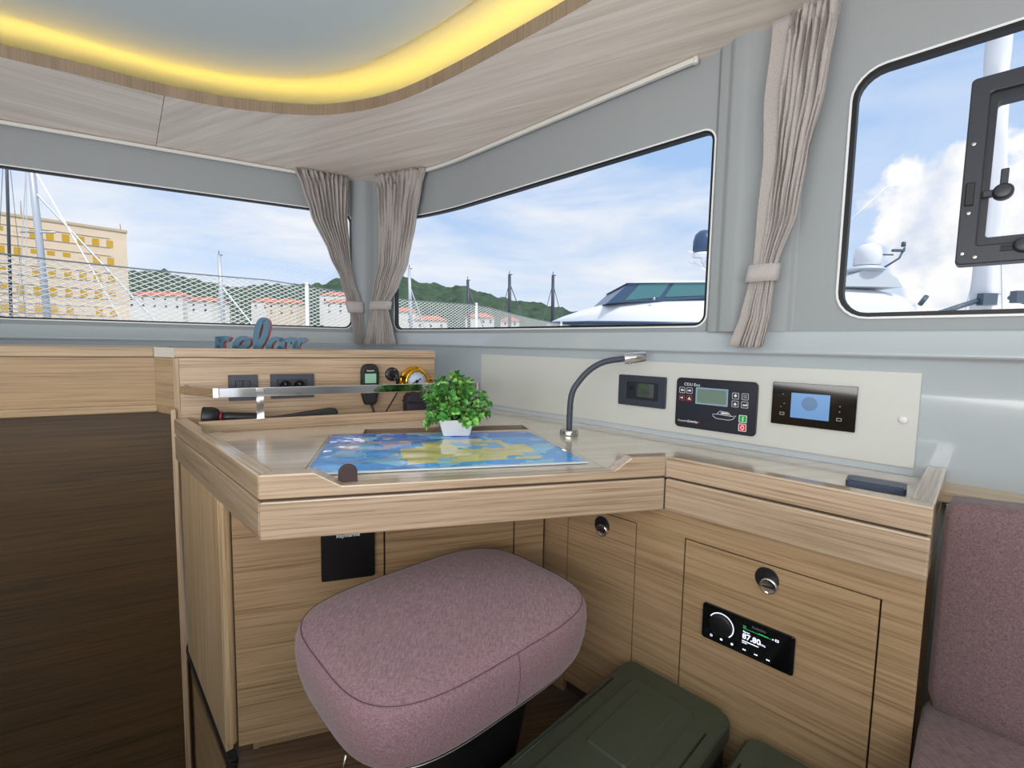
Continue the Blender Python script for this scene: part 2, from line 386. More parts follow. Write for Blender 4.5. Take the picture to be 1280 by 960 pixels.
# mouldings either side of the curtains: rounded corner pillar and the broad pillar right of the middle window
def pillar(name, M, prof, z0, z1, m):
    mb = MB(); mb.grid([[M @ Vector((x, z, d)) for z in (z0, z1)] for x, d in prof]); return struct(mb, name, m)
pillar('trim_3', FM((CC.x, CC.y), 89), [(-.075, -.05), (-.075, .0), (-.06, .03)] + [(.0 + .045 * cos(R(a)), .03 + .028 * sin(R(a))) for a in range(150, 20, -15)] + [(.06, .03), (.085, .0), (.085, -.05)], 1.03, 1.90, LINER)
sm = lambda a, b, k: [(a[0] + (b[0] - a[0]) * t, a[1] + (b[1] - a[1]) * (t * t * (3 - 2 * t))) for t in [i / k for i in range(k + 1)]]
pillar('trim_4', FR(), sm((-.500, 0), (-.484, .018), 6) + sm((-.466, .018), (-.444, .030), 6) + sm((-.420, .030), (-.372, .012), 8) + sm((-.285, .012), (-.268, .0), 6), 1.046, 1.90, LINER)

# ceiling: flat headliner, dropped oak soffit with a cove behind its inner edge
def smooth_curve(pts, n=8):
    P = [Vector((x, y, 0)) for x, y in pts]; out = []
    for i in range(len(P) - 1):
        p0, p1, p2, p3 = P[max(i - 1, 0)], P[i], P[i + 1], P[min(i + 2, len(P) - 1)]
        for k in range(n):
            t = k / n
            out.append(.5 * ((2 * p1) + (p2 - p0) * t + (2 * p0 - 5 * p1 + 4 * p2 - p3) * t * t + (3 * p1 - p0 - 3 * p2 + p3) * t ** 3))
    out.append(P[-1]); return [(p.x, p.y) for p in out]
SZ0, SZ1, CZ = 1.842, 1.872, 1.955
inner = smooth_curve([(-2.9, .55), (-2.2, 1.10), (-1.584, 1.505), (-1.425, 1.6), (-1.232, 1.725), (-1.026, 1.812), (-.773, 1.848), (-.58, 1.81), (-.413, 1.732), (-.224, 1.592), (-.017, 1.412), (.18, 1.23), (.55, .86), (1.0, .4), (1.6, -.2)])
ceilcut = smooth_curve([(-2.9, .45), (-2.2, 1.0), (-1.532, 1.475), (-1.392, 1.585), (-1.228, 1.702), (-.997, 1.778), (-.768, 1.782), (-.542, 1.707), (-.318, 1.553), (-.13, 1.393), (.3, .97), (.8, .46), (1.5, -.25)])
outer = [(lambda p: (p.x, p.y))(PU(u, -.02)) for u in [4.05, 3.4, 2.6, 1.8, 1.2, .8, .6, .45, .3, .15, .0, -.3, -.8, -1.3, -2.0, -2.55]]
mb = MB(); mb.plan([(-3.4, 1.4), (-3.4, -2.6), (2.5, -2.6), (2.5, .1), (-.75, 3.1)], CZ, CZ + .03); struct(mb, 'ceiling', CEIL)
mb = MB(); mb.plan(ceilcut + [(1.5, -2.55), (-2.9, -2.55)], CZ - .012, CZ + .002); struct(mb, 'trim_5', CEIL, bevel=.004)
seam = 0
def soffit(name, inn, out, az):
    mb = MB(); mb.plan(inn + out, SZ0, SZ1); o = struct(mb, name, wood(az, (246, 236, 226), (228, 214, 202), .4, 'soffit_oak')); return o
# split into three veneered lengths; the seam shows left of the corner
ki = min(range(len(inner)), key=lambda i: (Vector(inner[i]) - Vector((-1.232, 1.725))).length)
pc = min(range(len(outer)), key=lambda i: 0)
qo = (lambda p: (p.x, p.y))(PU(-.90, -.02))
so = soffit('trim_6', inner[:ki + 1], [qo] + [(lambda p: (p.x, p.y))(PU(u, -.02)) for u in (-1.3, -2.0, -2.55)], 50)
g = .0016
so2 = soffit('trim_7', [(inner[ki][0] + g, inner[ki][1] + g * .5)] + inner[ki + 1:], [(lambda p: (p.x, p.y))(PU(u, -.02)) for u in (4.05, 3.4, 2.6, 1.8, 1.2, .8, .6, .45, .3, .15, 0, -.3, -.6)] + [(qo[0] + g, qo[1] + g * .5)], 118)
for part_, inn in ((so, inner[:ki + 1]), (so2, inner[ki:])):
    mb = MB(); n = len(inn); E = []
    for i, (x, y) in enumerate(inn):
        t = Vector(inn[min(i + 1, n - 1)]) - Vector(inn[max(i - 1, 0)]); t.normalize(); nv = Vector((t.y, -t.x)) * .0015
        E.append([(x + nv.x, y + nv.y, SZ0 - .001), (x + nv.x, y + nv.y, SZ1 + .008)])
    mb.grid(E); mb.build('edge_band', wood(None, (150, 132, 114), (128, 110, 92), .5, 'walnut_edge'), part_)
# LED strip on the soffit's upper face, just behind the lip
LED = mat('led_amber', lin(255, 200, 40), .5, emis=(1, .60, .02, 1), estr=18)
mb = MB(); G = []
n = len(inner)
for i, (x, y) in enumerate(inner):
    t = Vector(inner[min(i + 1, n - 1)]) - Vector(inner[max(i - 1, 0)]); t.normalize(); nv = Vector((-t.y, t.x))
    a = Vector((x, y)) + nv * .020; b = Vector((x, y)) + nv * .032
    G.append([(a.x, a.y, SZ1 + .001), (a.x, a.y, SZ1 + .004), (b.x, b.y, SZ1 + .004), (b.x, b.y, SZ1 + .001)])
mb.grid(G, close_v=True, smooth=False)
mb.build('led_strip', LED, tag=('amber LED strip glowing in the cove above the curved wood soffit', 'light'))

# floor, companionway and the rest of the shell
FLO = wood(75.5, (120, 96, 74), (82, 62, 46), .45, 'dark_sole')
mb = MB(); mb.plan([(-.63, 1.03), (-.64, -2.6), (2.5, -2.6), (2.5, .1), (.75, 1.9), (-.6, 1.7), (-1.02, 1.44)], -.09, -.06); struct(mb, 'floor', FLO)
DK = wood(62, (92, 68, 36), (62, 45, 19), .5, 'shaded_stair_oak')  # same oak as elsewhere, with the stairwell's shade put into its colour
Fp = lambda s=0, z=0, d=0: FM((-1.08, 1.52), 62, s, z, d)      # frame of the back console
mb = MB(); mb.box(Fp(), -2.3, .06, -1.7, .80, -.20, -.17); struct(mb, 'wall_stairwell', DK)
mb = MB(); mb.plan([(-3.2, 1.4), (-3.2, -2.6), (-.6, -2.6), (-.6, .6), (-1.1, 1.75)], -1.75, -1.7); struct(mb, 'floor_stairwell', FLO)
Fs = lambda s=0, z=0, d=0: FM((-.692, 1.095), 137, s, z, d)    # left side of the table, facing the stairs
mb = MB(); mb.box(Fs(), -.74, .0, -1.7, -.09, -.03, -.012); mb.box(FM((-.64, 1.03), 180), 0, 3.6, -1.7, -.09, -.03, -.012); struct(mb, 'wall_stair_side', wood(137, (176, 146, 108), (140, 112, 78), .5))
mb = MB(); mb.box(Fs(), -.60, .012, -.062, -.045, -.02, .004); mb.box(FM((-.682, 1.085), 178), 0, 3.6, -.062, -.045, -.02, .004)
struct(mb, 'trim_8', BLK, bevel=.004)
SH = mat('shell_lining', lin(190, 192, 190), .7)
mb = MB(); mb.box(I4, -3.25, -3.2, -2.6, 1.45, -1.75, 1.98); struct(mb, 'wall_port', SH)
mb = MB(); mb.box(I4, 2.28, 2.33, -2.6, .05, -.1, 1.98); struct(mb, 'wall_starboard', SH)

mb = MB(); mb.box(I4, -.90, -.84, -2.6, .62, -1.7, .72); mb.box(I4, -3.2, -.84, .56, .62, -1.7, .72) if False else None; struct(mb, 'wall_light_screen', wood(None, (206, 178, 142), (160, 128, 92), .5, 'upright_oak'))  # unseen bulkhead added to keep cabin light off the stairwell panel

mb = MB(); YA = FM((-3.2, -2.6), 90)
for x0, x1, z0, z1 in ((0, .5, -.1, 1.98), (.5, 1.9, -.1, .95), (.5, 1.9, 1.62, 1.98), (1.9, 2.5, -.1, 1.98), (2.5, 4.3, 1.80, 1.98), (4.3, 4.7, -.1, 1.98), (4.7, 5.2, -.1, .95), (4.7, 5.2, 1.62, 1.98), (5.2, 5.5, -.1, 1.98)): mb.box(YA, x0, x1, z0, z1, -.04, 0)
struct(mb, 'wall_aft', SH)  # unseen aft bulkhead, added to darken reflections in the chrome rail

# ================================================================== CHART TABLE
K0, K1, K2, K3 = (-.480, .878), (.367, 1.097), (.702, .762), (.967, 1.027)
FFr = lambda s=0, z=0, d=0: FM(K0, 75.5, s, z, d)              # table front
LF = (Vector(K1) - Vector(K0)).length
KL = (-1.075, 1.487)
ZT, ZD, ZG, ZB = .743, .713, .694, .612
tbl = thing('chart_table', (-.1, 1.2, .61), 'angled oak chart table with raised rails, a cut-away front edge and a plant on top', 'table')
def fpt(s, t): return (K0[0] + s * sin(R(75.5)) - t * cos(R(75.5)), K0[1] + s * cos(R(75.5)) + t * sin(R(75.5)))
slot = [fpt(.163, .545), fpt(.700, .545), fpt(.700, .637), fpt(.163, .637)]
deskM = wood(75.5, (238, 221, 204), (228, 208, 190), .22, 'desk_oak', 1.0)
ins = .004
desk_poly = [KL, K0, K1, K2, K3, (.40, 1.594), (-.20, 2.19), (-.40, 2.20), (-.325, 1.925), (-1.07, 1.527)]
def offs(pts, d):
    out = []
    for i, p in enumerate(pts):
        p = Vector(p); a = (p - Vector(pts[i - 1])).normalized() if i else None; b = (Vector(pts[i + 1]) - p).normalized() if i < len(pts) - 1 else None
        na, nb_ = [Vector((-t.y, t.x)) if t is not None else None for t in (a, b)]
        if na is None: q = p + nb_ * d
        elif nb_ is None: q = p + na * d
        else: m_ = (na + nb_).normalized(); q = p + m_ * d / m_.dot(na)
        out.append((q.x, q.y))
    return out
desk_poly = offs(desk_poly[:5], .012) + desk_poly[5:]
mb = MB(); mb.plan(desk_poly, .690, ZD, [slot]); mb.build('desktop', deskM, tbl)
# slot behind the hinged lid: walls and floor
mb = MB(); F2 = FM(fpt(.163, .637), 75.5)
mb.box(F2, -.008, .545, .63, .712, -.012, .0); mb.box(F2, -.008, .545, .622, .632, .0, .092); mb.box(F2, .537, .545, .63, .712, .0, .092); mb.box(F2, -.008, 0, .63, .712, 0, .092)
mb.build('pencil_tray', wood(75.5, (178, 140, 108), (140, 104, 76), .5, 'tray_oak'), tbl)
# lid: the chart lies on it; a fine dark joint runs round it
JT = mat('dark_joint', lin(40, 32, 30), .8)
mb = MB(); a = [fpt(.060, .035), fpt(.729, .035), fpt(.713, .340), fpt(.700, .37), fpt(.697, .541), fpt(.067, .541)]
mb.plan(a, ZD - .002, ZD + .0012)
lid = mb.build('lid', deskM, tbl)
mb = MB(); ci = Vector(fpt(.4, .3))
b = [tuple(ci + (Vector(p) - ci) * 1.007) for p in a]; mb.plan(b, ZD - .003, ZD + .0006); mb.build('lid_joint', JT, tbl)
mb = MB(); mb.prism(FM(fpt(.160, .026), 75.5), rrect(-.0185, .0185, -.03, .0, .002, 2)[:0] + [(-.0185, .700), (.0185, .700)] + [(.0185 * cos(R(a)), .7335 + .0175 * sin(R(a))) for a in range(0, 181, 15)], -.004, .004)
mb.build('lift_tab', mat('brown_leather_tab', lin(58, 38, 42), .55), tbl, bevel=.0015)
# front rail: cap with the dip, apron below, dark V groove between
T = .035; MI = T * .577
cap = [(0, ZG), (LF, ZG), (LF, ZT), (.786, ZT), (.742, ZD + .001), (.150, ZD + .001), (.100, ZT), (0, ZT)]
capb = [(MI, ZG), (LF + MI, ZG), (LF + MI, ZT), (.786, ZT), (.742, ZD + .001), (.150, ZD + .001), (.100, ZT), (MI, ZT)]
mb = MB(); mb.prism(FFr(), cap, 0, -T, capb); mb.build('front_rail_cap', WF, tbl, bevel=.003)
mb = MB(); mb.prism(FFr(), [(0, ZB), (LF, ZB), (LF, ZG - .0045), (0, ZG - .0045)], 0, -T, [(MI, ZB), (LF + MI, ZB), (LF + MI, ZG - .0045), (MI, ZG - .0045)]); mb.build('front_apron', WF, tbl, bevel=.004)
GRV = mat('groove_shadow_gap', lin(70, 54, 42), .8)
mb = MB(); mb.prism(FFr(), [(.002, ZG - .007), (LF, ZG - .007), (LF, ZG + .002), (.002, ZG + .002)], -.004, -T + .004); mb.build('groove', GRV, tbl)
def rail(a, b, az, name, miter_a, miter_b, M):
    Lr = (Vector(b) - Vector(a)).length; F_ = FM(a, az)
    for nm, z0, z1, bv in ((name + '_cap', ZG, ZT, .003), (name + '_apron', ZB, ZG - .0045, .004)):
        mb = MB(); mb.prism(F_, [(0, z0), (Lr, z0), (Lr, z1), (0, z1)], 0, -T, [(miter_a, z0), (Lr + miter_b, z0), (Lr + miter_b, z1), (miter_a, z1)]); mb.build(nm, M, tbl, bevel=bv)
    mb = MB(); mb.box(F_, .006, Lr - .006, ZG - .007, ZG + .002, -T + .004, -.004); mb.build('groove', GRV, tbl)
aL = math.degrees(math.atan2(K0[0] - KL[0], K0[1] - KL[1]))
rail(KL, K0, aL, 'left_rail', 0, -MI, WS)
rail(K1, K2, 135, 'wing_rail', MI, 0, WR)
# end rail: rounded outer corner back to the wall
Le = (Vector(K3) - Vector(K2)).length; FE = FM(K2, 45)
for nm, z0, z1 in (('end_rail_cap', ZG, ZT), ('end_rail_apron', ZB, ZG - .0045)):
    mb = MB(); mb.box(FE, T, Le, z0, z1, -T, 0.0); mb.build(nm, WE, tbl, bevel=.006, seg=3)
mb = MB(); mb.box(FE, T, Le, ZG - .004, ZG + .002, -T + .004, -.005); mb.build('groove', GRV, tbl)
# low fiddle board in front of the trough under the grab rail
G0 = (-.805, 1.496); FG = lambda s=0, z=0, d=0: FM(G0, 62, s, z, d)
mb = MB(); mb.box(FG(), -.165, .60, .700, .747, -.016, .0); mb.build('fiddle_board', WP, tbl, bevel=.003)
mb = MB(); mb.prism(FG(), [(-.10, .700), (.60, .700), (.60, .7135), (-.10, .7135)], 0, .03); mb.build('cove_strip', WP, tbl)

# ================================================================== CABINETS UNDER THE TABLE
CB0 = (-.692, 1.095); FB = lambda s=0, z=0, d=0: FM(CB0, 71.6, s, z, d)
cab = thing('base_cabinet', (-.3, 1.3, -.06), 'plain oak panelled cabinet under the table behind the stool', 'cabinet')
mb = MB(); mb.prism(Fs(), [(-.552, -.045), (-.024, -.045), (-.024, .611), (-.552, .611)], -.018, .0); mb.build('side_panel', wood(None, (188, 158, 122), (140, 110, 76), .5, 'upright_oak'), cab, bevel=.002)
mb = MB(); mb.prism(Fs(0, 0, 0) , [(-.024, -.02), (.0, -.02), (.0, .611), (-.024, .611)], -.024, .0); mb.build('corner_post', wood(None, (188, 158, 122), (140, 110, 76), .5, 'upright_oak'), cab, bevel=.010, seg=4)
x0 = .024
for s0, s1, nm in ((x0, .378, 'front_panel'), (.382, .742, 'front_panel'), (.746, .836, 'front_panel')):
    mb = MB(); mb.box(FB(), s0, s1, -.02, .611, -.014, 0); mb.build(nm, WB, cab, bevel=.0015)
mb = MB(); mb.box(FB(), .008, .858, -.02, .60, -.03, -.0145); mb.build('carcass', GRV, cab)
mb = MB(); mb.box(FB(), .062, .83, -.06, -.021, -.050, -.034); mb.box(FB(), .050, .064, -.06, -.021, -.20, -.030); mb.build('plinth', WB, cab)
RC0 = (.7035, .7635); FCb = lambda s=0, z=0, d=0: FM(RC0, 135, s, z, d - .010)
cb2 = thing('wing_cabinet', (.4, 1.05, -.06), 'oak cabinet under the right wing with two locking doors', 'cabinet')
for s0, s1, z0, z1, nm in ((-.858, -.769, -.02, .611, 'filler_panel'), (-.549, -.424, -.02, .611, 'filler_panel'), (-.057, -.001, -.02, .611, 'filler_panel'), (-.769, -.549, .556, .611, 'top_panel'), (-.424, -.057, .556, .611, 'top_panel')):
    mb = MB(); mb.box(FCb(), s0, s1, z0, z1, -.016, 0); mb.build(nm, WRC, cb2)
mb = MB(); mb.box(FCb(), -.855, -.004, -.02, .60, -.04, -.0165); mb.build('carcass', GRV, cb2)
mb = MB(); mb.prism(FM(RC0, 45, 0, 0, -.004), [(.02, -.02), (.37, -.02), (.37, .611), (.02, .611)], -.016, 0); mb.build('end_panel', wood(None, (188, 158, 122), (140, 110, 76), .5, 'upright_oak'), cb2)
def lock(M, parent):
    mb = MB(); mb.prism(M, [(.021 * cos(R(a)) + (-.004 if 90 < a < 270 else 0), .024 * sin(R(a)) + .008) for a in range(0, 360, 15)], 0, .003)
    l = mb.build('lock', BLK, parent, bevel=.001)
    mb = MB(); mb.lathe(M @ TM(.004, -.002, .002), [(.0165, 0), (.0165, .010), (.0145, .0125), (.0135, .0118), (.001, .0118)], 28); mb.build('push_button', CHROME, l)
    mb = MB(); mb.box(M @ TM(.004, -.002, .0138), -.010, .010, -.0016, .0016, 0, .0016); mb.build('button_slot', BLK, l)
for s0, s1, ls, lz in ((-.766, -.552, -.650, .512), (-.421, -.060, -.243, .516)):
    mb = MB(); mb.box(FCb(), s0, s1, .02, .553, -.016, .0005); dr = mb.build('door', WRC, cb2, bevel=.001)
    lock(FCb(ls, lz, .0005), dr)

# ================================================================== CONSOLES BEHIND (back panel with tray, left counter)
con = thing('back_console', (-.7, 1.8, .71), 'upright oak console behind the table carrying switches, sockets and handset', 'console')
mb = MB(); mb.box(Fp(), .003, .863, .70, .936, -.02, 0); mb.build('front_panel', WP, con, bevel=.001)
mb = MB(); mb.box(Fp(), -.008, .866, .9385, .968, -.022, .002); mb.build('top_edge', WP, con, bevel=.002)
mb = MB(); mb.box(Fp(), .005, .86, .9355, .940, -.02, -.003); mb.build('groove', GRV, con)
mb = MB(); mb.box(Fp(), .0, .80, .925, .938, -.50, -.022); mb.build('tray', WP, con)
mb = MB(); mb.box(Fp(), -.012, .004, .62, .936, -.30, .002); mb.build('end_panel', wood(None, (196, 170, 138), (160, 133, 102), .5, 'console_end_oak'), con, bevel=.001)
# left counter
lc = thing('side_counter', (-1.5, 1.3, .76), 'long oak counter front above the dark stairwell at the left', 'counter')
CO = wood(62, (188, 160, 124), (148, 119, 84), .4, 'counter_oak')
mb = MB(); mb.box(Fp(), -1.6, -.076, .936, .968, -.46, -.098); mb.build('top_edge', CO, lc, bevel=.003)
mb = MB(); mb.box(Fp(), -1.6, -.076, .774, .934, -.13, -.104); mb.build('fascia', wood(62, (182, 150, 110), (142, 110, 74), .45, 'fascia_oak'), lc)
mb = MB(); mb.box(Fp(), -1.6, -.070, .752, .777, -.14, -.088); mb.build('lower_lip', CO, lc, bevel=.004)
cq = [tuple((Fp(s, 0, d)).translation[:2]) for s, d in ((-.076, -.100), (-.007, .001), (-.005, -.02), (-.05, -.13))]
cl = [tuple((Fp(s, 0, d)).translation[:2]) for s, d in ((-.071, -.088), (-.010, .010), (-.005, -.02), (-.05, -.13))]
mb = MB(); mb.plan(cq, .937, .968); mb.build('corner_return', mat('pale_end_facet', lin(215, 212, 205), .25), lc)
mb = MB(); mb.plan(cq, .774, .935); mb.build('return_panel', wood(117, (196, 170, 138), (160, 133, 102), .5, 'console_end_oak'), lc)
mb = MB(); mb.plan(cl, .752, .777); mb.build('return_lip', CO, lc, bevel=.003)
mb = MB(); mb.box(Fp(-.012), -.010, .006, -1.7, .77, -.17, .012); struct(mb, 'trim_9', WV, bevel=.003)
# wood ledge running on along the wall behind the sofa
mb = MB(); mb.box(FR(), .008, 1.9, .690, .712, -.01, .10); struct(mb, 'trim_10', wood(135, (222, 200, 170), (190, 164, 132)))

# ================================================================== STOOL
st = thing('stool', (-.13, .945, -.06), 'low square stool with a thick mauve woven cushion', 'stool')
cS, azS = Vector((-.122, .950)), 47
SU = Vector((sin(R(azS)), cos(R(azS)), 0)); SV = Vector((-cos(R(azS)), sin(R(azS)), 0))
def sq(k, n, a, b, e):
    t = 2 * pi * k / n; c, s_ = cos(t), sin(t)
    return a * math.copysign(abs(c) ** (2 / e), c), b * math.copysign(abs(s_) ** (2 / e), s_)
A, B, E_, NS = .280, .212, 3.8, 72
rows = [(0.0, .467, .0), (.3, .467, .0), (.6, .465, 0), (.8, .4615, 0), (.92, .456, 0), (.965, .450, 0), (.992, .441, 0), (1.004, .430, 0), (1.010, .41, 0), (.998, .38, 0), (.972, .352, 0), (.96, .345, 0), (.93, .344, 0), (0, .344, 0)]
mb = MB(); G = []
for sc_, z, _ in rows:
    G.append([Vector((cS.x, cS.y, z)) + SU * x * max(sc_, .001) + SV * y * max(sc_, .001) for x, y in [sq(k, NS, A, B, E_ if sc_ > .5 else 3) for k in range(NS)]])
mb.grid(G, close_v=True); cush = mb.build('cushion', MAUVE, st)
SEAM = mat('dark_seam_thread', lin(104, 78, 86), .9)
mb = MB(); mb.tube([Vector((cS.x, cS.y, .4505)) + SU * x * .972 + SV * y * .972 for x, y in [sq(k, NS, A, B, E_) for k in range(NS)]], .0008, 5, closed=True)
for k in (54, 51.3 + 36):
    x, y = sq(k, NS, A, B, E_); mb.tube([Vector((cS.x, cS.y, z)) + SU * x * sc_ + SV * y * sc_ for sc_, z in ((.972, .451), (.994, .442), (1.006, .430), (1.011, .41), (.999, .38), (.973, .352))], .0008, 5)
mb.build('seam', SEAM, cush)
mb = MB(); x, y = sq(39, NS, A, B, E_); pz = Vector((cS.x, cS.y, .342)) + SU * x * .985 + SV * y * .985
mb.tube([pz + Vector((0, 0, .01)), pz + Vector((-.004, -.003, -.008)), pz + Vector((-.003, -.002, -.02))], .0025, 6); mb.build('zip_pull', STEEL, cush)
mb = MB(); G = []
for sc_, z in ((.0, .343), (.915, .343), (.92, .336), (.915, .328), (.87, .322), (0, .322)):
    G.append([Vector((cS.x, cS.y, z)) + SU * x * max(sc_, .001) + SV * y * max(sc_, .001) for x, y in [sq(k, NS, A, B, E_) for k in range(NS)]])
mb.grid(G, close_v=True); mb.build('base_plate', BLK, st)
mb = MB(); mb.tube([Vector((cS.x, cS.y, .333)) + SU * x * .922 + SV * y * .922 for x, y in [sq(k, NS, A, B, E_) for k in range(NS)]], .002, 5, closed=True); mb.build('edge_trim', STEEL, st)
mb = MB(); G = []
for sc_, z in ((.80, .323), (.62, .25), (.52, .10), (.5, -.03), (.62, -.055), (.62, -.06), (0, -.06)):
    G.append([Vector((cS.x, cS.y, z)) + SU * x * max(sc_, .001) + SV * y * max(sc_, .001) for x, y in [sq(k, 40, A, B, 3) for k in range(40)]])
mb.grid(G, close_v=True); mb.build('pedestal', BLK, st)

# ================================================================== GREEN BOXES on the floor
OLV = mat('dark_olive_plastic', lin(64, 69, 55), .55, bump=.15, bscale=300)
def olive_box(o, az, w, l, h, label, zt=.212):
    M = FM(o, az)                                              # x along the cabinet, z towards the cabin, y up
    t = thing('storage_box', o + (-.06,), label, 'box', 'dark green lidded boxes on the floor')
    mb = MB(); mb.prism(M @ Matrix(((1, 0, 0, 0), (0, 0, 1, -.06), (0, 1, 0, 0), (0, 0, 0, 1))), rrect(.012, w - .012, .012, l - .012, .03), 0, zt - .045 + .06, rrect(.006, w - .006, .006, l - .006, .03)); mb.build('box_body', mat('dark_green_body', lin(40, 46, 38), .5), t)
    Mt = M @ Matrix(((1, 0, 0, 0), (0, 0, 1, 0), (0, 1, 0, 0), (0, 0, 0, 1)))
    mb = MB(); mb.prism(Mt, rrect(0, w, 0, l, .028), zt - .05, zt - .012); mb.prism(Mt, rrect(0, w, 0, l, .028), zt - .012, zt - .001, rrect(.010, w - .010, .010, l - .010, .024))
    ld = mb.build('lid', OLV, t, bevel=.003)
    mb = MB(); mb.prism(Mt, rrect(.052, w - .052, .065, l - .06, .012), zt - .002, zt + .007, rrect(.058, w - .058, .071, l - .066, .010)); mb.build('raised_panel', OLV, ld, bevel=.002)
    mb = MB(); mb.prism(Mt, rrect(.085, w - .085, .10, .30, .008), zt + .006, zt + .0105, rrect(.089, w - .089, .104, .296, .006)); mb.build('raised_label_field', OLV, ld, bevel=.001)
    mb = MB()
    for xx in (.020, w - .020): mb.tube([Mt @ Vector((xx, q, zt - .0005)) for q in (.10, l - .06)], .0022, 6)
    mb.build('lid_rib', mat('dark_green_body', lin(40, 46, 38), .5), ld)
    return t
olive_box((.311, 1.146), 135.5, .262, .50, .2, 'large dark green lidded box against the cabinet just right of the stool')
olive_box((.511, .931), 135.5, .215, .45, .2, 'dark green lidded box under the stereo, mostly cut off by the photo edge', .200)

# ================================================================== SOFA at the right edge
SO = (.728, .822); FS = lambda s=0, z=0, d=0: FM(SO, 135, s, z, d)
sf = thing('sofa', (.95, .75, -.06), 'mauve upholstered bench sofa at the right edge', 'sofa')
SMAU = fabric('shaded_mauve_weave', (140, 114, 117), (106, 85, 88), 900, .35)  # the stool's mauve cloth again, shade at the sofa put into the colour
def cushion(M, x0, x1, y0, y1, z0, z1, r, name, puff=.012):
    pts = rrect(0, 1, 0, 1, .001, 1); mb = MB(); bm = mb.bm
    bmesh.ops.create_cube(bm, size=1); bmesh.ops.subdivide_edges(bm, edges=bm.edges, cuts=10, use_grid_fill=True)
    hx, hy, hz = (x1 - x0) / 2, (y1 - y0) / 2, (z1 - z0) / 2
    for v in bm.verts:
        p = Vector((v.co.x * 2 * hx, v.co.y * 2 * hy, v.co.z * 2 * hz)); q = Vector([max(-h + r, min(h - r, c)) for c, h in zip(p, (hx, hy, hz))])
        d = p - q
        if d.length > 1e-6: p = q + d.normalized() * r
        fx, fy = 1 - (p.x / hx) ** 2, 1 - (p.y / hy) ** 2
        if abs(p.z) > hz - r * .9: p.z += math.copysign(puff * max(0, fx) ** .6 * max(0, fy) ** .6, p.z)
        v.co = M @ (p + Vector(((x0 + x1) / 2, (y0 + y1) / 2, (z0 + z1) / 2)))
    for f in bm.faces: f.smooth = True
    return mb.build(name, SMAU, sf)
cushion(FS(), .035, 1.3, .355, .752, -.085, .012, .032, 'back_cushion')
cushion(FS(), .030, 1.4, .235, .372, -.06, .42, .028, 'seat_cushion', .004)
mb = MB(); mb.box(FS(), .036, 1.4, -.06, .24, -.08, .40); mb.build('sofa_base', wood(135, (180, 146, 106), (140, 110, 76)), sf)
mb = MB(); mb.box(FS(), .034, 1.3, .20, .715, -.10, -.09); mb.build('backboard', wood(135, (180, 146, 106), (140, 110, 76)), sf)

# ================================================================== CURTAINS
def curtain(o, az, d0, rows, n, label, tie, flat=0.0, seed=0, jit=.14):
    rnd_ = random.Random(seed); ph = [rnd_.uniform(-.5, .5) for _ in range(n * 2 + 3)]; am = [rnd_.uniform(.8, 1.45) for _ in range(n * 2 + 3)]
    top = rows[0][0]; t_ = thing('curtain', tuple(FM(o, az, (rows[-1][1] + rows[-1][2]) / 2, rows[-1][0], d0).translation), label, 'curtain', 'pleated grey-beige curtains tied back beside the windows')
    zs = []; z0, z1 = rows[0][0], rows[-1][0]; k = 56
    zs = [z0 + (z1 - z0) * i / k for i in range(k + 1)]
    def at(z):
        for a, b in zip(rows, rows[1:]):
            if b[0] - 1e-9 <= z <= a[0] + 1e-9:
                t = (a[0] - z) / (a[0] - b[0]); t2 = t * t * (3 - 2 * t) * .5 + t * .5
                return [a[i] + (b[i] - a[i]) * t2 for i in (1, 2, 3)]
        return rows[-1][1:]
    M = FM(o, az); G = []; ns = n * 10
    for z in zs:
        sl, sr, amp = at(z); row = []; pin = max(0, 1 - (top - z) / .07)
        for j in range(ns + 1):
            t = j / ns; w = 1 if t > flat else .12
            q = (t - flat) / (1 - flat) * n if t > flat else 0
            i = int(max(0, q)); wob = sin(z * 13 + ph[i] * 9) * jit * (1 - .5 * pin) + sin(z * 31 + ph[i + 1] * 12) * .28 * pin
            f = sin(2 * pi * (q + wob)); f = (2 / pi) * math.asin(max(-1, min(1, f * .98)))
            dd = d0 + amp * am[i] * w * f
            row.append(M @ Vector((sl + (sr - sl) * (t + .22 / n * w * sin(4 * pi * q + ph[i]) + (.012 * sin(q * 3 + z * 20) * pin)), z - .006 * w * f * (z < z1 + .05), dd)))
        G.append(row)
    mb = MB(); mb.grid(G); c = mb.build('cloth', CURT, t_, recalc=False)
    sol = c.modifiers.new('solid', 'SOLIDIFY'); sol.thickness = .0022; sol.offset = 0
    zt, zb = tie; a = at(zt); b = at(zb); mb = MB(); Gt = []
    for z, (sl, sr, amp) in ((zt, a), ((zt + zb) / 2, [(p + q) / 2 for p, q in zip(a, b)]), (zb, b)):
        cx, hw = (sl + sr) / 2, (sr - sl) / 2 + .006
        Gt.append([M @ Vector((cx + hw * math.copysign(abs(cos(2 * pi * k / 32)) ** .5, cos(2 * pi * k / 32)), z, d0 + (amp * 1.25 + .007) * math.copysign(abs(sin(2 * pi * k / 32)) ** .6, sin(2 * pi * k / 32)))) for k in range(32)])
    mb.grid(Gt, close_v=True); tb = mb.build('tieback', CURT2, t_); s2 = tb.modifiers.new('solid', 'SOLIDIFY'); s2.thickness = .003; s2.offset = 1
    return t_
curtain((CC.x, CC.y), 62, .062, [(1.838, -.335, -.078, .022), (1.76, -.305, -.085, .021), (1.635, -.268, -.094, .019), (1.44, -.182, -.078, .016), (1.318, -.128, -.062, .011), (1.205, -.100, -.024, .010), (1.147, -.083, -.020, .010), (.985, -.062, -.008, .012)], 11,
        'curtain hanging left of the corner pillar, draped over the end of the left window', (1.207, 1.15), seed=3)
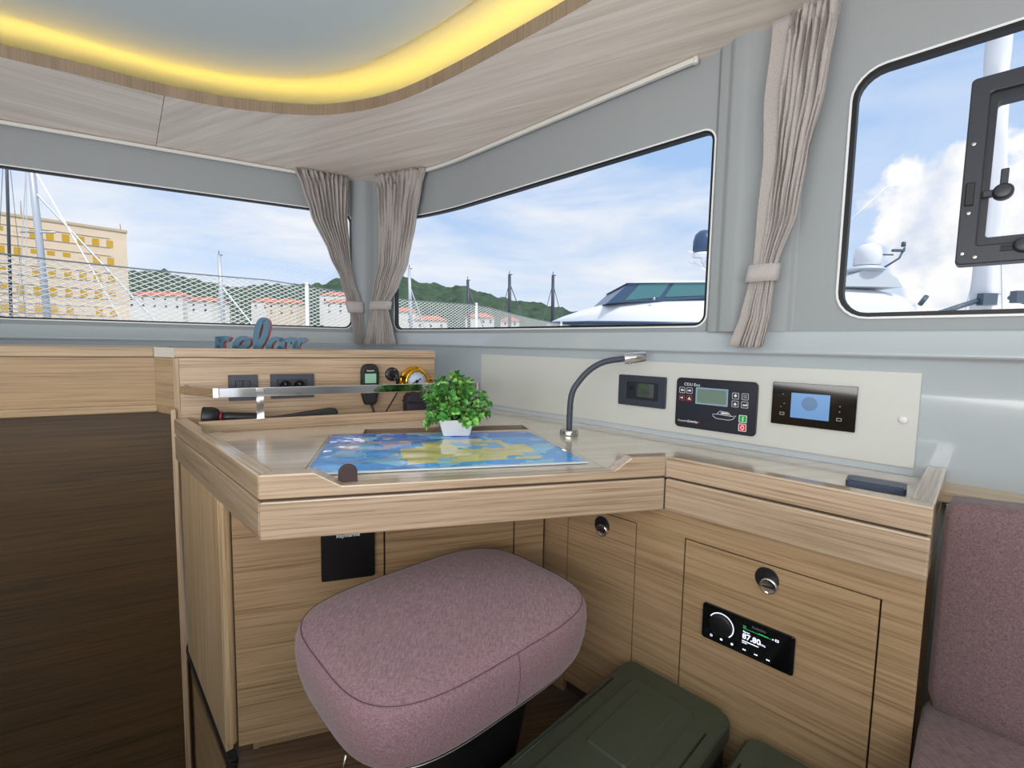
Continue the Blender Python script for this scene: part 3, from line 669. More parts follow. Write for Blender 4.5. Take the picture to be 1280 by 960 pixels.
aB = math.degrees(math.atan2(eB.x, eB.y))
curtain((CC.x, CC.y), aB, .065, [(1.838, .150, .448, .022), (1.76, .170, .430, .021), (1.63, .178, .398, .019), (1.40, .174, .349, .016), (1.28, .132, .290, .011), (1.205, .116, .232, .010), (1.160, .113, .222, .010), (1.05, .090, .250, .013), (.987, .070, .268, .016)], 12,
        'curtain hanging just right of the corner pillar, flaring at its hem', (1.207, 1.165), seed=8)
curtain(RW, 135, .072, [(1.815, -.338, -.200, .021), (1.63, -.350, -.215, .022), (1.48, -.343, -.243, .016), (1.34, -.350, -.258, .011), (1.213, -.352, -.296, .009), (1.176, -.360, -.300, .009), (1.09, -.376, -.305, .010), (1.004, -.403, -.318, .012)], 7,
        'tall curtain between the middle and right windows, swept toward the left at its hem', (1.216, 1.172), flat=.30, seed=5)
RAILW = mat('white_curtain_rail', lin(225, 225, 222), .35)
def crail(us, z, d, label):
    mb = MB(); G = []
    for u in us:
        a, b = PU(u, d - .006), PU(u, d + .006); G.append([(a.x, a.y, z - .007), (a.x, a.y, z + .007), (b.x, b.y, z + .007), (b.x, b.y, z + .001), (b.x, b.y, z - .001), (b.x, b.y, z - .007)])
    V = mb.grid(G, close_v=True, smooth=False); mb.f(V[0]); mb.f(V[-1])
    t = thing('curtain_rail', tuple(PU(us[0], d)[:2]) + (z,), label, 'curtain rail', 'white curtain rails under the soffit'); mb.build('track', RAILW, t)
    for u in (us[0], us[-1]):
        p = PU(u, d); mb = MB(); mb.lathe(Matrix.Translation((p.x, p.y, z - .010)), [(.007, 0), (.008, .004), (.008, .018), (.005, .020)], 12); mb.build('end_stop', RAILW, t)
crail([-1.9 + .1 * i for i in range(18)], 1.832, .022, 'white curtain rail under the soffit above the left window')
crail([.30 + .057 * i for i in range(27)], 1.832, .022, 'white curtain rail under the soffit above the middle window')

# ================================================================== WHITE CONTROL PANEL and its instruments (right wall)
cp = thing('control_panel', tuple(FR(-.74, .735).translation), 'long white instrument panel on the wall above the table', 'panel', M=FR(-.74, .735))
mb = MB(); mb.box(FR(), -1.50, 0, .7325, .952, .0035, .0135); mb.build('panel_board', PANELW, cp, bevel=.0015)
mb = MB(); mb.lathe(FR(-.026, .843, .0135), [(.0095, 0), (.0095, .003), (.0075, .0065), (.004, .008), (.0005, .0085)], 20); mb.build('screw_cap', mat('white_cap', lin(240, 240, 238), .3), cp)
mb = MB(); mb.box(FR(), -1.50, .0, .7135, .7315, .002, .006); mb.build('lower_strip', mat('pale_grey_strip', lin(198, 206, 212), .3), cp)
P0 = .0136
def local(s0, s1, z0, z1, base=FR, d=P0): return base(s0, z0, d), s1 - s0, z1 - z0
# small display in a graphite switch plate
M, w, h = local(-.779, -.607, .803, .904)
t = thing('display_plate', (0, 0, 0), 'dark grey wall plate with a small silver display, left on the white panel', 'wall plate', M=M)
mb = MB(); mb.ring(M, rrect(0, w, 0, h, .004), rrect(.03, w - .026, .022, h - .022, .003), 0, .008); mb.build('plate', GRAPH, t, bevel=.0015)
mb = MB(); mb.box(M, .03, w - .026, .022, h - .022, 0, .005); mb.build('module', mat('dark_module', lin(34, 38, 48), .4), t)
mb = MB(); mb.box(M, .067, .130, .031, .076, .005, .0065); mb.build('screen', mat('silver_screen', lin(150, 152, 160), .08, .85), t, label='small silvery screen')
mb = MB(); mb.box(M, .040, .054, .052, .066, .005, .0065); mb.build('button', BLK, t)
# generator controller
M, w, h = local(-.573, -.337, .755, .907)
t = thing('generator_controller', (0, 0, 0), 'black rounded controller with greenish screen and green and red buttons on white panel', 'controller', M=M)
mb = MB(); mb.prism(M, rrect(0, w, 0, h, .013), 0, .006); bz = mb.build('bezel', mat('controller_black', lin(30, 31, 38), .35), t, bevel=.0015)
mb = MB(); mb.prism(M, rrect(.007, w - .007, .007, h - .007, .009), .006, .0066); mb.build('face_foil', mat('controller_face', lin(34, 38, 50), .3), t)
uv = lambda u, v: (u * w, (1 - v) * h)
FF = .0066
x0, y1 = uv(.265, .17); x1, y0 = uv(.665, .50)
mb = MB(); mb.ring(M, rrect(x0, x1, y0, y1, .002), rrect(x0 + .0045, x1 - .0045, y0 + .0045, y1 - .0045, .001), FF - .0004, FF + .0012); mb.build('screen_frame', mat('blue_grey_frame', lin(140, 168, 190), .35), t)
mb = MB(); mb.box(M, x0 + .0045, x1 - .0045, y0 + .0045, y1 - .0045, FF - .0004, FF + .0006); mb.build('screen', mat('lcd_green', lin(118, 140, 128), .12, coat=.5), t, label='grey-green LCD screen')
def ring_btn(u, v, sz, col, icon, fill=None):
    cx, cy = uv(u, v); b = sz / 2; mb = MB(); Mb = M @ TM(cx, cy, FF)
    mb.prism(Mb, rrect(-b, b, -b, b, .0025), -.0003, .0010); bt = mb.build('button', fill or mat('button_black', lin(22, 22, 28), .4), t)
    mb = MB(); mb.ring(Mb, rrect(-b, b, -b, b, .0025), rrect(-b + .0016, b - .0016, -b + .0016, b - .0016, .0016), .0008, .0014); mb.build('button_outline', col, bt)
    q = b * .62; mb = MB()
    A = {'left': [(-q, 0), (0, q * .8), (0, q * .35), (q, q * .35), (q, -q * .35), (0, -q * .35), (0, -q * .8)], 'right': [(q, 0), (0, q * .8), (0, q * .35), (-q, q * .35), (-q, -q * .35), (0, -q * .35), (0, -q * .8)],
         'up': [(0, q), (q, 0), (q * .45, 0), (q * .45, -q * .6), (-q * .45, -q * .6), (-q * .45, 0), (-q, 0)], 'down': [(0, -q), (q, 0), (q * .45, 0), (q * .45, q * .6), (-q * .45, q * .6), (-q * .45, 0), (-q, 0)],
         'menu': None, 'enter': [(-q, -q * .2), (-q * .3, q * .5), (-q * .3, q * .1), (q * .6, q * .1), (q * .6, q * .6), (q, q * .6), (q, -q * .5), (-q * .3, -q * .5), (-q * .3, -q * .8)],
         'tri': [(0, q), (q, -q * .8), (-q, -q * .8)], 'horn': [(-q, -q * .3), (-q, q * .3), (0, q * .3), (q * .5, q * .9), (q * .5, -q * .9), (0, -q * .3)], 'I': [(-q * .2, -q), (q * .2, -q), (q * .2, q), (-q * .2, q)], 'O': None}[icon]
    if icon == 'menu':
        for k in (-1, 0, 1): mb.box(Mb, -q * .9, q * .9, k * q * .6 - q * .18, k * q * .6 + q * .18, .0009, .0014)
    elif icon == 'O': mb.ring(Mb, [(x * .75, y) for x, y in circ(0, 0, q, 20)], [(x * .75, y) for x, y in circ(0, 0, q * .6, 20)], .0009, .0014)
    else: mb.prism(Mb, A, .0009, .0014)
    mb.build('button_symbol', WHT if icon != 'menu' else mat('grey_print', lin(150, 152, 156), .5), bt)
GRYO = mat('button_outline_grey', lin(190, 195, 205), .5); REDO = mat('button_outline_red', lin(190, 50, 60), .5)
for u, v, ic, c in ((.085, .25, 'left', GRYO), (.183, .25, 'right', GRYO), (.085, .405, 'horn', REDO), (.183, .405, 'tri', REDO), (.752, .28, 'up', GRYO), (.862, .28, 'menu', GRYO), (.752, .43, 'down', GRYO), (.862, .43, 'enter', GRYO)):
    ring_btn(u, v, .0185 if c is GRYO else .0165, c, ic)
ring_btn(.850, .695, .0215, WHT, 'I', mat('green_button', lin(20, 175, 60), .4)); ring_btn(.850, .855, .0215, WHT, 'O', mat('red_button', lin(225, 35, 60), .4))
x, y = uv(.105, .155); text('CDU Evo', .0125, M @ TM(x, y, FF + .0003), WHT, t)
x, y = uv(.045, .885); text('Powered by', .0075, M @ TM(x, y, FF + .0003), WHT, t, sxx=.95)
x, y = uv(.175, .885); text('ComAp', .0095, M @ TM(x, y, FF + .0003), WHT, t, bold=.0002)
x, y = uv(.292, .885); mb = MB(); mb.prism(M @ TM(x + .001, y, FF), [(0, 0), (.008, .001), (.005, .006)], 0, .0006); mb.build('logo_mark', mat('red_print', lin(215, 50, 55), .5), t)
mb = MB(); hull = [(0, .012), (.012, .014), (.055, .012), (.066, .015), (.058, .004), (.046, .0), (.012, .001), (.002, .006)]; cabn = [(.012, .014), (.020, .0235), (.044, .022), (.052, .013)]
x, y = uv(.49, .75); Mb = M @ TM(x, y, FF + .0006)
mb.tube([Mb @ Vector((a, b, 0)) for a, b in hull], .0008, 4, closed=True); mb.tube([Mb @ Vector((a, b, 0)) for a, b in cabn], .0008, 4)
mb.prism(Mb, [(.022, .016), (.026, .021), (.042, .020), (.047, .016)], -.0003, .0005); mb.build('boat_symbol', WHT, t)
# climate touch display
M, w, h = local(-.301, -.114, .800, .912)
t = thing('touch_display', (0, 0, 0), 'black glass touch display with a blue lit screen, right on the white panel', 'display', M=M)
mb = MB(); mb.prism(M, rrect(0, w, 0, h, .002), 0, .007); mb.build('glass_front', BLKG, t, bevel=.0008)
def scr(name, c, e, s=1.0): return mat(name, lin(10, 10, 14), .2, emis=lin(*c), estr=e)
mb = MB(); mb.box(M, w * .245, w * .705, h * .19, h * .77, .007, .0074); sn = mb.build('screen', scr('blue_screen', (112, 160, 214), .9), t, label='lit blue screen')
mb = MB(); mb.prism(M, [(x, y) for x, y in circ(w * .47, h * .54, .018, 24)], .0073, .0078); mb.prism(M, rrect(w * .45, w * .49, h * .53, h * .56, .001), .0073, .0081); mb.build('dial_symbol', scr('blue_screen_dim', (96, 132, 172), .9), sn)
GP = mat('grey_print', lin(150, 152, 156), .5)
for u, v in ((.14, .26), (.82, .25)): mb = MB(); mb.ring(M, rrect(w * u - .0055, w * u + .0055, h * v - .004, h * v + .004, .0005), rrect(w * u - .004, w * u + .004, h * v - .0025, h * v + .0025, .0004), .0069, .0075); mb.build('touch_key', GP, t)
for u, v in ((.16, .50), (.12, .42), (.82, .54), (.82, .42), (.14, .72)): mb = MB(); mb.prism(M, circ(w * u, h * v, .0014, 8), .0069, .0075); mb.build('touch_dot', GP, t)
# stereo in the right-hand door
M, w, h = local(-.371, -.185, .343, .4245, FCb, .0008)
t = thing('stereo', (0, 0, 0), 'black marine stereo with lit dial arc showing 87.80, set in the cabinet door', 'stereo', M=M)
mb = MB(); mb.prism(M, rrect(0, w, 0, h, .006), 0, .006); mb.build('faceplate', BLKG, t, bevel=.001)
GL = scr('white_glow', (225, 228, 255), 1.6); GR_ = scr('green_glow', (60, 200, 110), .9); DIM = scr('dim_glow', (120, 130, 140), .5)
mb = MB(); mb.lathe(M @ TM(.042, .044, .006), [(.024, 0), (.024, .006), (.021, .0075), (.001, .0078)], 32); kb = mb.build('dial_knob', BLK, t)
po, pin = circ(.042, .044, .0275, 24, -48, 152), circ(.042, .044, .0255, 24, -48, 152)
mb = MB(); mb.prism(M, po + pin[::-1], .006, .0066); mb.build('dial_arc', GL, t, label='glowing white dial arc')
text('87.80', .0165, M @ TM(.087, .0365, .0063), GL, t, bold=.0003); text('MHz', .0055, M @ TM(.1225, .0365, .0063), GL, t)
text('FUSION', .0065, M @ TM(.105, .0665, .0063), DIM, t, sxx=1.2); text('Stereo', .005, M @ TM(.088, .0505, .0063), GL, t)
mb = MB(); mb.box(M, .088, .148, .0585, .0592, .006, .0064); mb.box(M, .118, .137, .0585, .0606, .006, .0065); mb.build('signal_bar', GR_, t); text('25', .007, M @ TM(.087, .0605, .0063), GR_, t)
mb = MB(); mb.box(M, .087, .120, .0300, .0318, .006, .0064); mb.build('station_line', GL, t); mb = MB(); mb.box(M, .087, .097, .0262, .0276, .006, .0064); mb.build('station_line', GL, t); mb = MB(); mb.ring(M, rrect(.150, .157, .058, .063, .001), rrect(.1512, .1558, .0592, .0618, .0006), .006, .0064); mb.build('status_symbol', GL, t); mb = MB(); mb.prism(M, circ(.146, .060, .0014, 8), .006, .0064); mb.build('status_symbol', GL, t)
mb = MB(); zz = .012
mb.ring(M, circ(.022, zz, .0028, 14), circ(.022, zz, .0018, 14), .006, .0064); mb.prism(M, rrect(.0415, .0465, zz - .002, zz + .002, .001), .006, .0064); mb.prism(M, circ(.067, zz, .0026, 12), .006, .0064)
for x in (.089, .1125, .136):
    mb.prism(M, rrect(x, x + .003, zz - .0012, zz + .0012, .0004), .006, .0064); mb.prism(M, rrect(x + .0036, x + .0066, zz - .0012, zz + .0012, .0004), .006, .0064)
mb.build('key_symbols', GL, t)
# black instrument box below the table front
M = FB(.2235, .386, .0005)
t = thing('instrument_box', (0, 0, 0), 'black square instrument with white lettering mounted below the table front', 'instrument', M=M)
mb = MB(); mb.prism(M, rrect(0, .131, 0, .140, .006), 0, .012); mb.build('case', mat('instrument_black', lin(14, 14, 18), .35), t, bevel=.002)
text('Raymarine', .0135, M @ TM(.0655, .1135, .0123), WHT, t, align='CENTER', bold=.0003)

# ================================================================== things on the back console
def plate2(s0, s1, z0, z1, nm, label, cat):
    M = Fp(s0, z0, .0005); w, h = s1 - s0, z1 - z0; t = thing(nm, (0, 0, 0), label, cat, M=M)
    mb = MB(); mb.ring(M, rrect(0, w, 0, h, .003), rrect(.022, w - .022, .020, h - .020, .002), 0, .009); mb.build('plate', GRAPH, t, bevel=.0015); return t, M, w, h
t, M, w, h = plate2(.139, .226, .791, .879, 'switch_plate', 'dark double light switch plate behind the left end of the chrome rail', 'switch')
for x0, x1 in ((.0225, w / 2 - .0005), (w / 2 + .0005, w - .0225)):
    mb = MB(); mb.box(M, x0, x1, .0205, h - .0205, .002, .0105); mb.build('rocker', mat('dark_rocker', lin(44, 50, 62), .4), t, bevel=.001)
t, M, w, h = plate2(.265, .406, .795, .880, 'socket_plate', 'wide dark plate with two round sockets behind the chrome rail', 'socket')
mb = MB(); mb.box(M, .0215, w - .0215, .0195, h - .0195, 0, .004); mb.build('insert', mat('dark_module', lin(34, 38, 48), .4), t)
for cx in (.048, w - .048):
    mb = MB(); mb.lathe(M @ TM(cx, h / 2, .004), [(.0205, 0), (.0205, .003), (.0185, .0035), (.0175, .0), (.001, .0)], 24); so_ = mb.build('socket', BLK, t)
    mb = MB(); mb.lathe(M @ TM(cx, h / 2 + .007, .004), [(.003, 0), (.003, .004), (.001, .005)], 10); mb.build('earth_pin', STEEL, so_)
# handset
M = Fp(.600, .762, .0); t = thing('radio_handset', (0, 0, 0), 'black radio handset with a small green screen hung on the oak console', 'handset', M=M)
mb = MB(); mb.prism(M, rrect(-.024, .012, .09, .148, .016), 0, .016); mb.build('hanger', BLK, t, bevel=.002)
hs = [(-.019, .0), (.019, .0), (.024, .010), (.031, .038), (.033, .06), (.033, .125), (.030, .140), (.022, .150), (.010, .154), (-.010, .154), (-.022, .150), (-.030, .140), (-.033, .125), (-.033, .06), (-.031, .038), (-.024, .010)]
mb = MB(); mb.prism(M, hs, .014, .034); mb.prism(M, hs, .034, .042, [(x * .86, .077 + (y - .077) * .94) for x, y in hs]); mb.build('handset_body', BLK, t, bevel=.002)
mb = MB(); mb.prism(M, rrect(-.0205, .0205, .082, .118, .002), .0415, .0428); mb.build('screen', mat('handset_lcd', lin(142, 186, 160), .2, emis=lin(142, 186, 160), estr=.12), t, label='pale green screen')
mb = MB()
for x in (-.017, 0, .017): mb.prism(M, rrect(x - .0055, x + .0055, .066, .073, .002), .0415, .0435)
mb.build('keys', mat('grey_keys', lin(140, 146, 150), .4), t)
text('Raymarine', .0062, M @ TM(0, .127, .0421), WHT, t, align='CENTER', bold=.0002)
mb = MB()
for k in range(4): mb.box(M, -.017 + k * .001, .017 - k * .001, .018 + k * .008, .021 + k * .008, .040, .0432)
mb.build('speaker_slots', mat('charcoal_slots', lin(46, 48, 54), .5), t)
mb = MB(); pts = [M @ Vector(p) for p in ((.005, .006, .026), (.007, -.010, .030), (.012, -.024, .034), (.017, -.036, .040), (.03, -.046, .05), (.07, -.050, .06))]
mb.tube(pts, [.0055, .005, .0045, .0035, .003, .003], 8); mb.build('cord', BLK, t)
# round socket with plugged cable
M = Fp(.690, .874, .0); t = thing('round_socket', (0, 0, 0), 'small round black socket with a plugged cable beside the handset', 'socket', M=M)
mb = MB(); mb.lathe(M, [(.027, 0), (.027, .003), (.024, .006), (.012, .007), (.001, .007)], 28); sk = mb.build('flange', BLK, t)
for a in (60, 180, 300): mb = MB(); mb.lathe(M @ TM(.020 * cos(R(a)), .020 * sin(R(a)), .006), [(.003, 0), (.0025, .0012), (.0005, .0014)], 8); mb.build('flange_screw', STEEL, sk)
mb = MB(); mb.tube([M @ Vector(p) for p in ((0, .0, .006), (.004, .0, .028), (.010, -.003, .038), (.013, -.018, .038), (.013, -.045, .034))], [.0105, .0105, .0095, .0075, .0045], 12); mb.build('plug', BLK, t)
mb = MB(); mb.tube([M @ Vector(p) for p in ((.013, -.044, .034), (.012, -.070, .032), (-.004, -.096, .036), (-.024, -.124, .044), (-.040, -.146, .05), (-.052, -.152, .05), (-.03, -.155, .055), (.004, -.156, .055))], .0028, 8); mb.build('cable', BLK, t)
# brass clock
M = Fp(.778, .847, .0); t = thing('brass_clock', (0, 0, 0), 'polished brass ship clock with pale blue dial on the console', 'clock', M=M)
mb = MB(); mb.lathe(M, [(.058, 0), (.058, .004), (.055, .007), (.049, .009), (.047, .030), (.049, .034), (.049, .042), (.046, .047), (.040, .049), (.037, .044), (.037, .036)], 40); mb.build('case', BRASS, t)
mb = MB(); mb.lathe(M, [(.0385, .034), (.0385, .042), (.0005, .042)], 36); mb.build('dial', mat('pale_blue_dial', lin(196, 210, 232), .3), t, label='pale blue dial')
mb = MB(); Mh = M @ TM(0, 0, .0425)
mb.box(Mh @ Matrix.Rotation(R(35), 4, 'Z'), -.003, .020, -.0022, .0022, 0, .0012); mb.box(Mh @ Matrix.Rotation(R(205), 4, 'Z'), -.003, .026, -.0016, .0016, .0004, .0016); mb.lathe(Mh, [(.007, 0), (.006, .002), (.0005, .0024)], 14); mb.build('hands', BLK, t)
mb = MB()
for k in range(12): mb.box(Mh @ Matrix.Rotation(R(30 * k), 4, 'Z'), .030, .035, -.0008, .0008, -.0004, .0003)
mb.build('hour_marks', BLK, t)
mb = MB(); mb.lathe(M @ TM(.058, .006, .024) @ Matrix.Rotation(R(90), 4, 'Y'), [(.008, -.012), (.009, -.008), (.007, 0), (.009, .006), (.008, .010), (.0005, .012)], 16); mb.build('hinge_lug', BRASS, t); mb = MB(); mb.lathe(M @ TM(-.052, -.01, .02) @ Matrix.Rotation(R(-90), 4, 'Y'), [(.007, -.006), (.006, .004), (.0005, .006)], 12); mb.build('side_lug', BRASS, t)
# dark pouch behind the plant
M = Fp(.790, .7135, .092); t = thing('instrument_pouch', (0, 0, 0), 'dark padded box standing in the trough behind the plant', 'box', M=M)
mb = MB(); mb.prism(M, rrect(-.075, .085, 0, .094, .022, 6), -.030, .033); mb.build('shell', mat('aubergine_cover', lin(38, 30, 44), .6), t, bevel=.008, seg=3)
mb = MB(); mb.prism(M, rrect(-.077, .087, .058, .064, .002, 2), -.0305, .0345); mb.build('closure_band', BLK, t)
# torch lying in the trough
M = Fp(.115, .752, .095) @ Matrix.Rotation(R(-4), 4, 'Z') @ Matrix.Rotation(R(90), 4, 'Y')
t = thing('torch', (0, 0, 0), 'black torch with a red ring lying at the left end of the trough', 'torch', M=M)
mb = MB(); mb.lathe(M, [(.030, -.045), (.031, -.042), (.031, -.018), (.026, -.004), (.017, .004)], 28); mb.build('head', BLK, t)
mb = MB(); mb.lathe(M, [(.0175, .003), (.0178, .004), (.0178, .008), (.0172, .009)], 24); mb.build('ring', mat('red_ring', lin(150, 30, 40), .4), t, label='red ring')
mb = MB(); mb.lathe(M, [(.0155, .008), (.0155, .03), (.0145, .045), (.0145, .12), (.013, .13), (.001, .131)], 24); mb.build('handle', BLK, t)
# slim black bar
M = Fp(.335, .740, .10); 
mb = MB(); mb.prism(M @ Matrix.Rotation(R(3.0), 4, 'Z'), [(-.12, -.012), (.122, -.012), (.136, -.006), (.140, .006), (.132, .0165), (.115, .020), (-.12, .004)], -.012, .012)
mb.build('bar_handle', BLK, bevel=.004, origin=M, tag=('slim black tapered bar lying in the trough beside the chrome post', 'handle'))
# chrome grab rail
t = thing('grab_rail', tuple(FG(0, .747).translation), 'flat polished chrome grab rail with posts along the back of the table', 'rail')
mb = MB(); mb.box(FG(), -.118, .760, .819, .848, -.004, .004); mb.build('bar', CHROME, t, bevel=.0018)
for s, nm in ((.002, 'post'), (.655, 'post')):
    mb = MB(); mb.box(FG(), s - .011, s + .011, .747, .838, .0045, .0095); mb.box(FG(), s - .011, s + .011, .838, .844, -.002, .0095); mb.box(FG(), s - .014, s + .014, .747, .7495, -.012, .012); mb.build(nm, CHROME, t, bevel=.001)
a, b = FG(-.1185, .8335, 0).translation, Fp(.008, .836, .004).translation
mb = MB(); dv = (b - a); Lb = dv.length; azb = math.degrees(math.atan2(dv.x, dv.y)); mb.box(FM((a.x, a.y), azb), .006, Lb, .820, .847, -.004, .004); mb.build('return_arm', CHROME, t, bevel=.0018)
for a_, b_ in ((-.126, -.108), (.754, .764)): mb = MB(); mb.box(FG(), a_, b_, .817, .850, -.006, .006); mb.build('corner_cap', STEEL, t, bevel=.002)
mb = MB(); mb.lathe(Fp(.022, .838, 0), [(.011, 0), (.011, .006), (.008, .010), (.001, .011)], 18); mb.build('wall_boss', STEEL, t)
# relax sign: script strokes, turquoise faces with coral sides
def bez(P, n=10):
    out = []
    for i in range(0, len(P) - 3, 3):
        a, b, c, d = [Vector(p) for p in P[i:i + 4]]
        for k in range(n + 1):
            t_ = k / n; out.append(a * (1 - t_) ** 3 + b * 3 * t_ * (1 - t_) ** 2 + c * 3 * t_ * t_ * (1 - t_) + d * t_ ** 3)
    return out
M = FM((-1.075, 1.72), 79, 0, .9385) @ Matrix.Scale(1.06, 4); t = thing('word_sign', (0, 0, 0), 'turquoise script word sign reading relax, standing behind the console top', 'sign', M=M)
TEAL = mat('turquoise_face', lin(8, 92, 122), .4); CORAL = mat('coral_edge', lin(206, 128, 128), .5)
X = .066
LET = {'r': [[(0, 0), (.004, .03), (.004, .05), (.006, .064), (.010, .05), (.018, .05), (.022, .062), (.030, .062), (.036, .058), (.040, .056)], [(.008, .056), (.010, .03), (.010, .02), (.012, 0)]],
       'e': [[(.0, .024), (.02, .022), (.050, .034), (.048, .052), (.046, .068), (.016, .068), (.008, .034), (.004, 0), (.03, -.008), (.056, .012)]],
       'l': [[(.0, .012), (.03, .03), (.060, .10), (.046, .124), (.036, .138), (.018, .11), (.014, .06), (.012, .01), (.022, -.006), (.044, .010)]],
       'a': [[(.048, .052), (.040, .068), (.010, .066), (.004, .034), (.0, .004), (.024, -.004), (.044, .034)], [(.050, .064), (.048, .04), (.044, .02), (.048, .006), (.052, -.004), (.060, .004), (.066, .012)]],
       'x': [[(.0, .048), (.008, .070), (.024, .066), (.028, .034), (.032, .004), (.046, -.006), (.058, .014)], [(.058, .052), (.052, .070), (.036, .060), (.028, .034), (.020, .008), (.010, -.004), (.0, .010)]]}
ox = 0
for ch, adv in (('r', .050), ('e', .060), ('l', .050), ('a', .066), ('x', .06)):
    mb1, mb2 = MB(), MB()
    for st_ in LET[ch]:
        pl = bez(st_, 9); n = len(pl)
        def rib(wd, z):
            o1, o2 = [], []
            for i, p in enumerate(pl):
                tt = pl[min(i + 1, n - 1)] - pl[max(i - 1, 0)]
                if tt.length < 1e-7: tt = Vector((1, 0))
                tt.normalize(); wq = wd * (.72 + .38 * abs(tt.y)); nv = Vector((-tt.y, tt.x)) * wq
                o1.append(M @ Vector((ox + p.x + nv.x, p.y + nv.y, z))); o2.append(M @ Vector((ox + p.x - nv.x, p.y - nv.y, z)))
            return o1, o2
        for mbx, za, zb, wd in ((mb1, 0, .002, .0090), (mb2, -.028, 0, .0088)):
            a1, a2 = rib(wd, za); b1, b2 = rib(wd, zb); G = list(zip(a1, a2, b2, b1)); V = mbx.grid(G, close_v=True, smooth=False); mbx.f(V[0]); mbx.f(V[-1])
    le = mb2.build('letter_body', CORAL, t); mb1.build('letter_face', TEAL, le); ox += adv

# ================================================================== things on the desk
# chart under clear film
M = Matrix.Translation((K0[0], K0[1], ZD + .0022)) @ Matrix.Rotation(R(90 - 75.5), 4, 'Z')
cm = bpy.data.materials.new('printed_sea_chart'); cm.use_nodes = True; tt = cm.node_tree; b = tt.nodes['Principled BSDF']
b.inputs['Roughness'].default_value = .5; b.inputs['Coat Weight'].default_value = 1; b.inputs['Coat Roughness'].default_value = .04
tx = tt.nodes.new('ShaderNodeTexCoord'); sp = tt.nodes.new('ShaderNodeSeparateXYZ'); tt.links.new(tx.outputs['Object'], sp.inputs[0])
def tm(op, a, b_=None, c=None):
    n = tt.nodes.new('ShaderNodeMath'); n.operation = op
    for i, v in enumerate((a, b_, c)):
        if v is None: continue
        if isinstance(v, (int, float)): n.inputs[i].default_value = v
        else: tt.links.new(v, n.inputs[i])
    return n.outputs[0]
def boxm(x0, x1, y0, y1, sk_=0):
    xx = tm('MULTIPLY_ADD', sp.outputs[1], sk_, sp.outputs[0])
    r = None
    for v, lo, hi in ((xx, x0, x1), (sp.outputs[1], y0, y1)):
        m_ = tm('MULTIPLY', tm('GREATER_THAN', v, lo), tm('LESS_THAN', v, hi)); r = m_ if r is None else tm('MULTIPLY', r, m_)
    return r
def cnoise(sc, det=4):
    n = tt.nodes.new('ShaderNodeTexNoise'); n.inputs['Scale'].default_value = sc; n.inputs['Detail'].default_value = det; tt.links.new(tx.outputs['Object'], n.inputs['Vector']); return n.outputs['Fac']
def cmix(f, a, col):
    n = tt.nodes.new('ShaderNodeMix'); n.data_type = 'RGBA'; tt.links.new(f, n.inputs[0])
    if isinstance(a, tuple): n.inputs[6].default_value = a
    else: tt.links.new(a, n.inputs[6])
    n.inputs[7].default_value = col; return n.outputs[2]
n1 = cnoise(9); 
c = cmix(tm('GREATER_THAN', n1, .53), lin(64, 172, 255), lin(140, 212, 255))
c = cmix(tm('MULTIPLY', tm('GREATER_THAN', sp.outputs[1], .40), tm('LESS_THAN', n1, .56)), c, lin(20, 128, 232))
land = tm('GREATER_THAN', tm('ADD', cnoise(7, 6), tm('MULTIPLY', boxm(.27, .62, .13, .40), .14)), .62)
land = tm('MULTIPLY', land, boxm(.22, .64, .10, .42, .1))
c = cmix(land, c, lin(234, 224, 150))
c = cmix(boxm(.37, .60, .17, .37, .12), c, lin(232, 222, 146)); c = cmix(tm('MULTIPLY', boxm(.45, .58, .26, .355, .12), tm('GREATER_THAN', cnoise(22, 3), .46)), c, lin(120, 186, 240))
c = cmix(tm('MULTIPLY', boxm(.08, .30, .30, .45), tm('GREATER_THAN', cnoise(16, 5), .52)), c, lin(196, 190, 224))
c = cmix(tm('LESS_THAN', tm('MULTIPLY_ADD', sp.outputs[0], .02, sp.outputs[1]), .098), c, lin(232, 238, 246))
tt.links.new(c, b.inputs['Base Color'])
bp = tt.nodes.new('ShaderNodeBump'); bp.inputs['Strength'].default_value = .6; bp.inputs['Distance'].default_value = .008; tt.links.new(cnoise(13, 2), bp.inputs['Height']); tt.links.new(bp.outputs[0], b.inputs['Coat Normal'])
mb = MB(); G = []; cr_ = [Vector(p) for p in ((.066, .078), (.712, .066), (.679, .484), (.072, .535))]
for i in range(61):
    u = i / 60; row = []
    for j in range(41):
        v = j / 40; p = cr_[0] * (1 - u) * (1 - v) + cr_[1] * u * (1 - v) + cr_[2] * u * v + cr_[3] * (1 - u) * v
        wv = noise.noise(Vector((p.x * 9, p.y * 16, 0))) * .0060 * (1.15 - u) + noise.noise(Vector((p.x * 24, p.y * 30, 5))) * .0012 * (1.2 - u)
        row.append(M @ Vector((p.x, p.y, max(.0004, .002 + wv * min(1, 8 * min(v, 1 - v, u, 1 - u) + .15)))))
    G.append(row)
mb.grid(G); ch = mb.build('sea_chart', cm, origin=M, recalc=False, tag=('blue and yellow sea chart under shiny clear film lying on the table lid', 'chart'))
so_ = ch.modifiers.new('solid', 'SOLIDIFY'); so_.thickness = .0006; so_.offset = 1
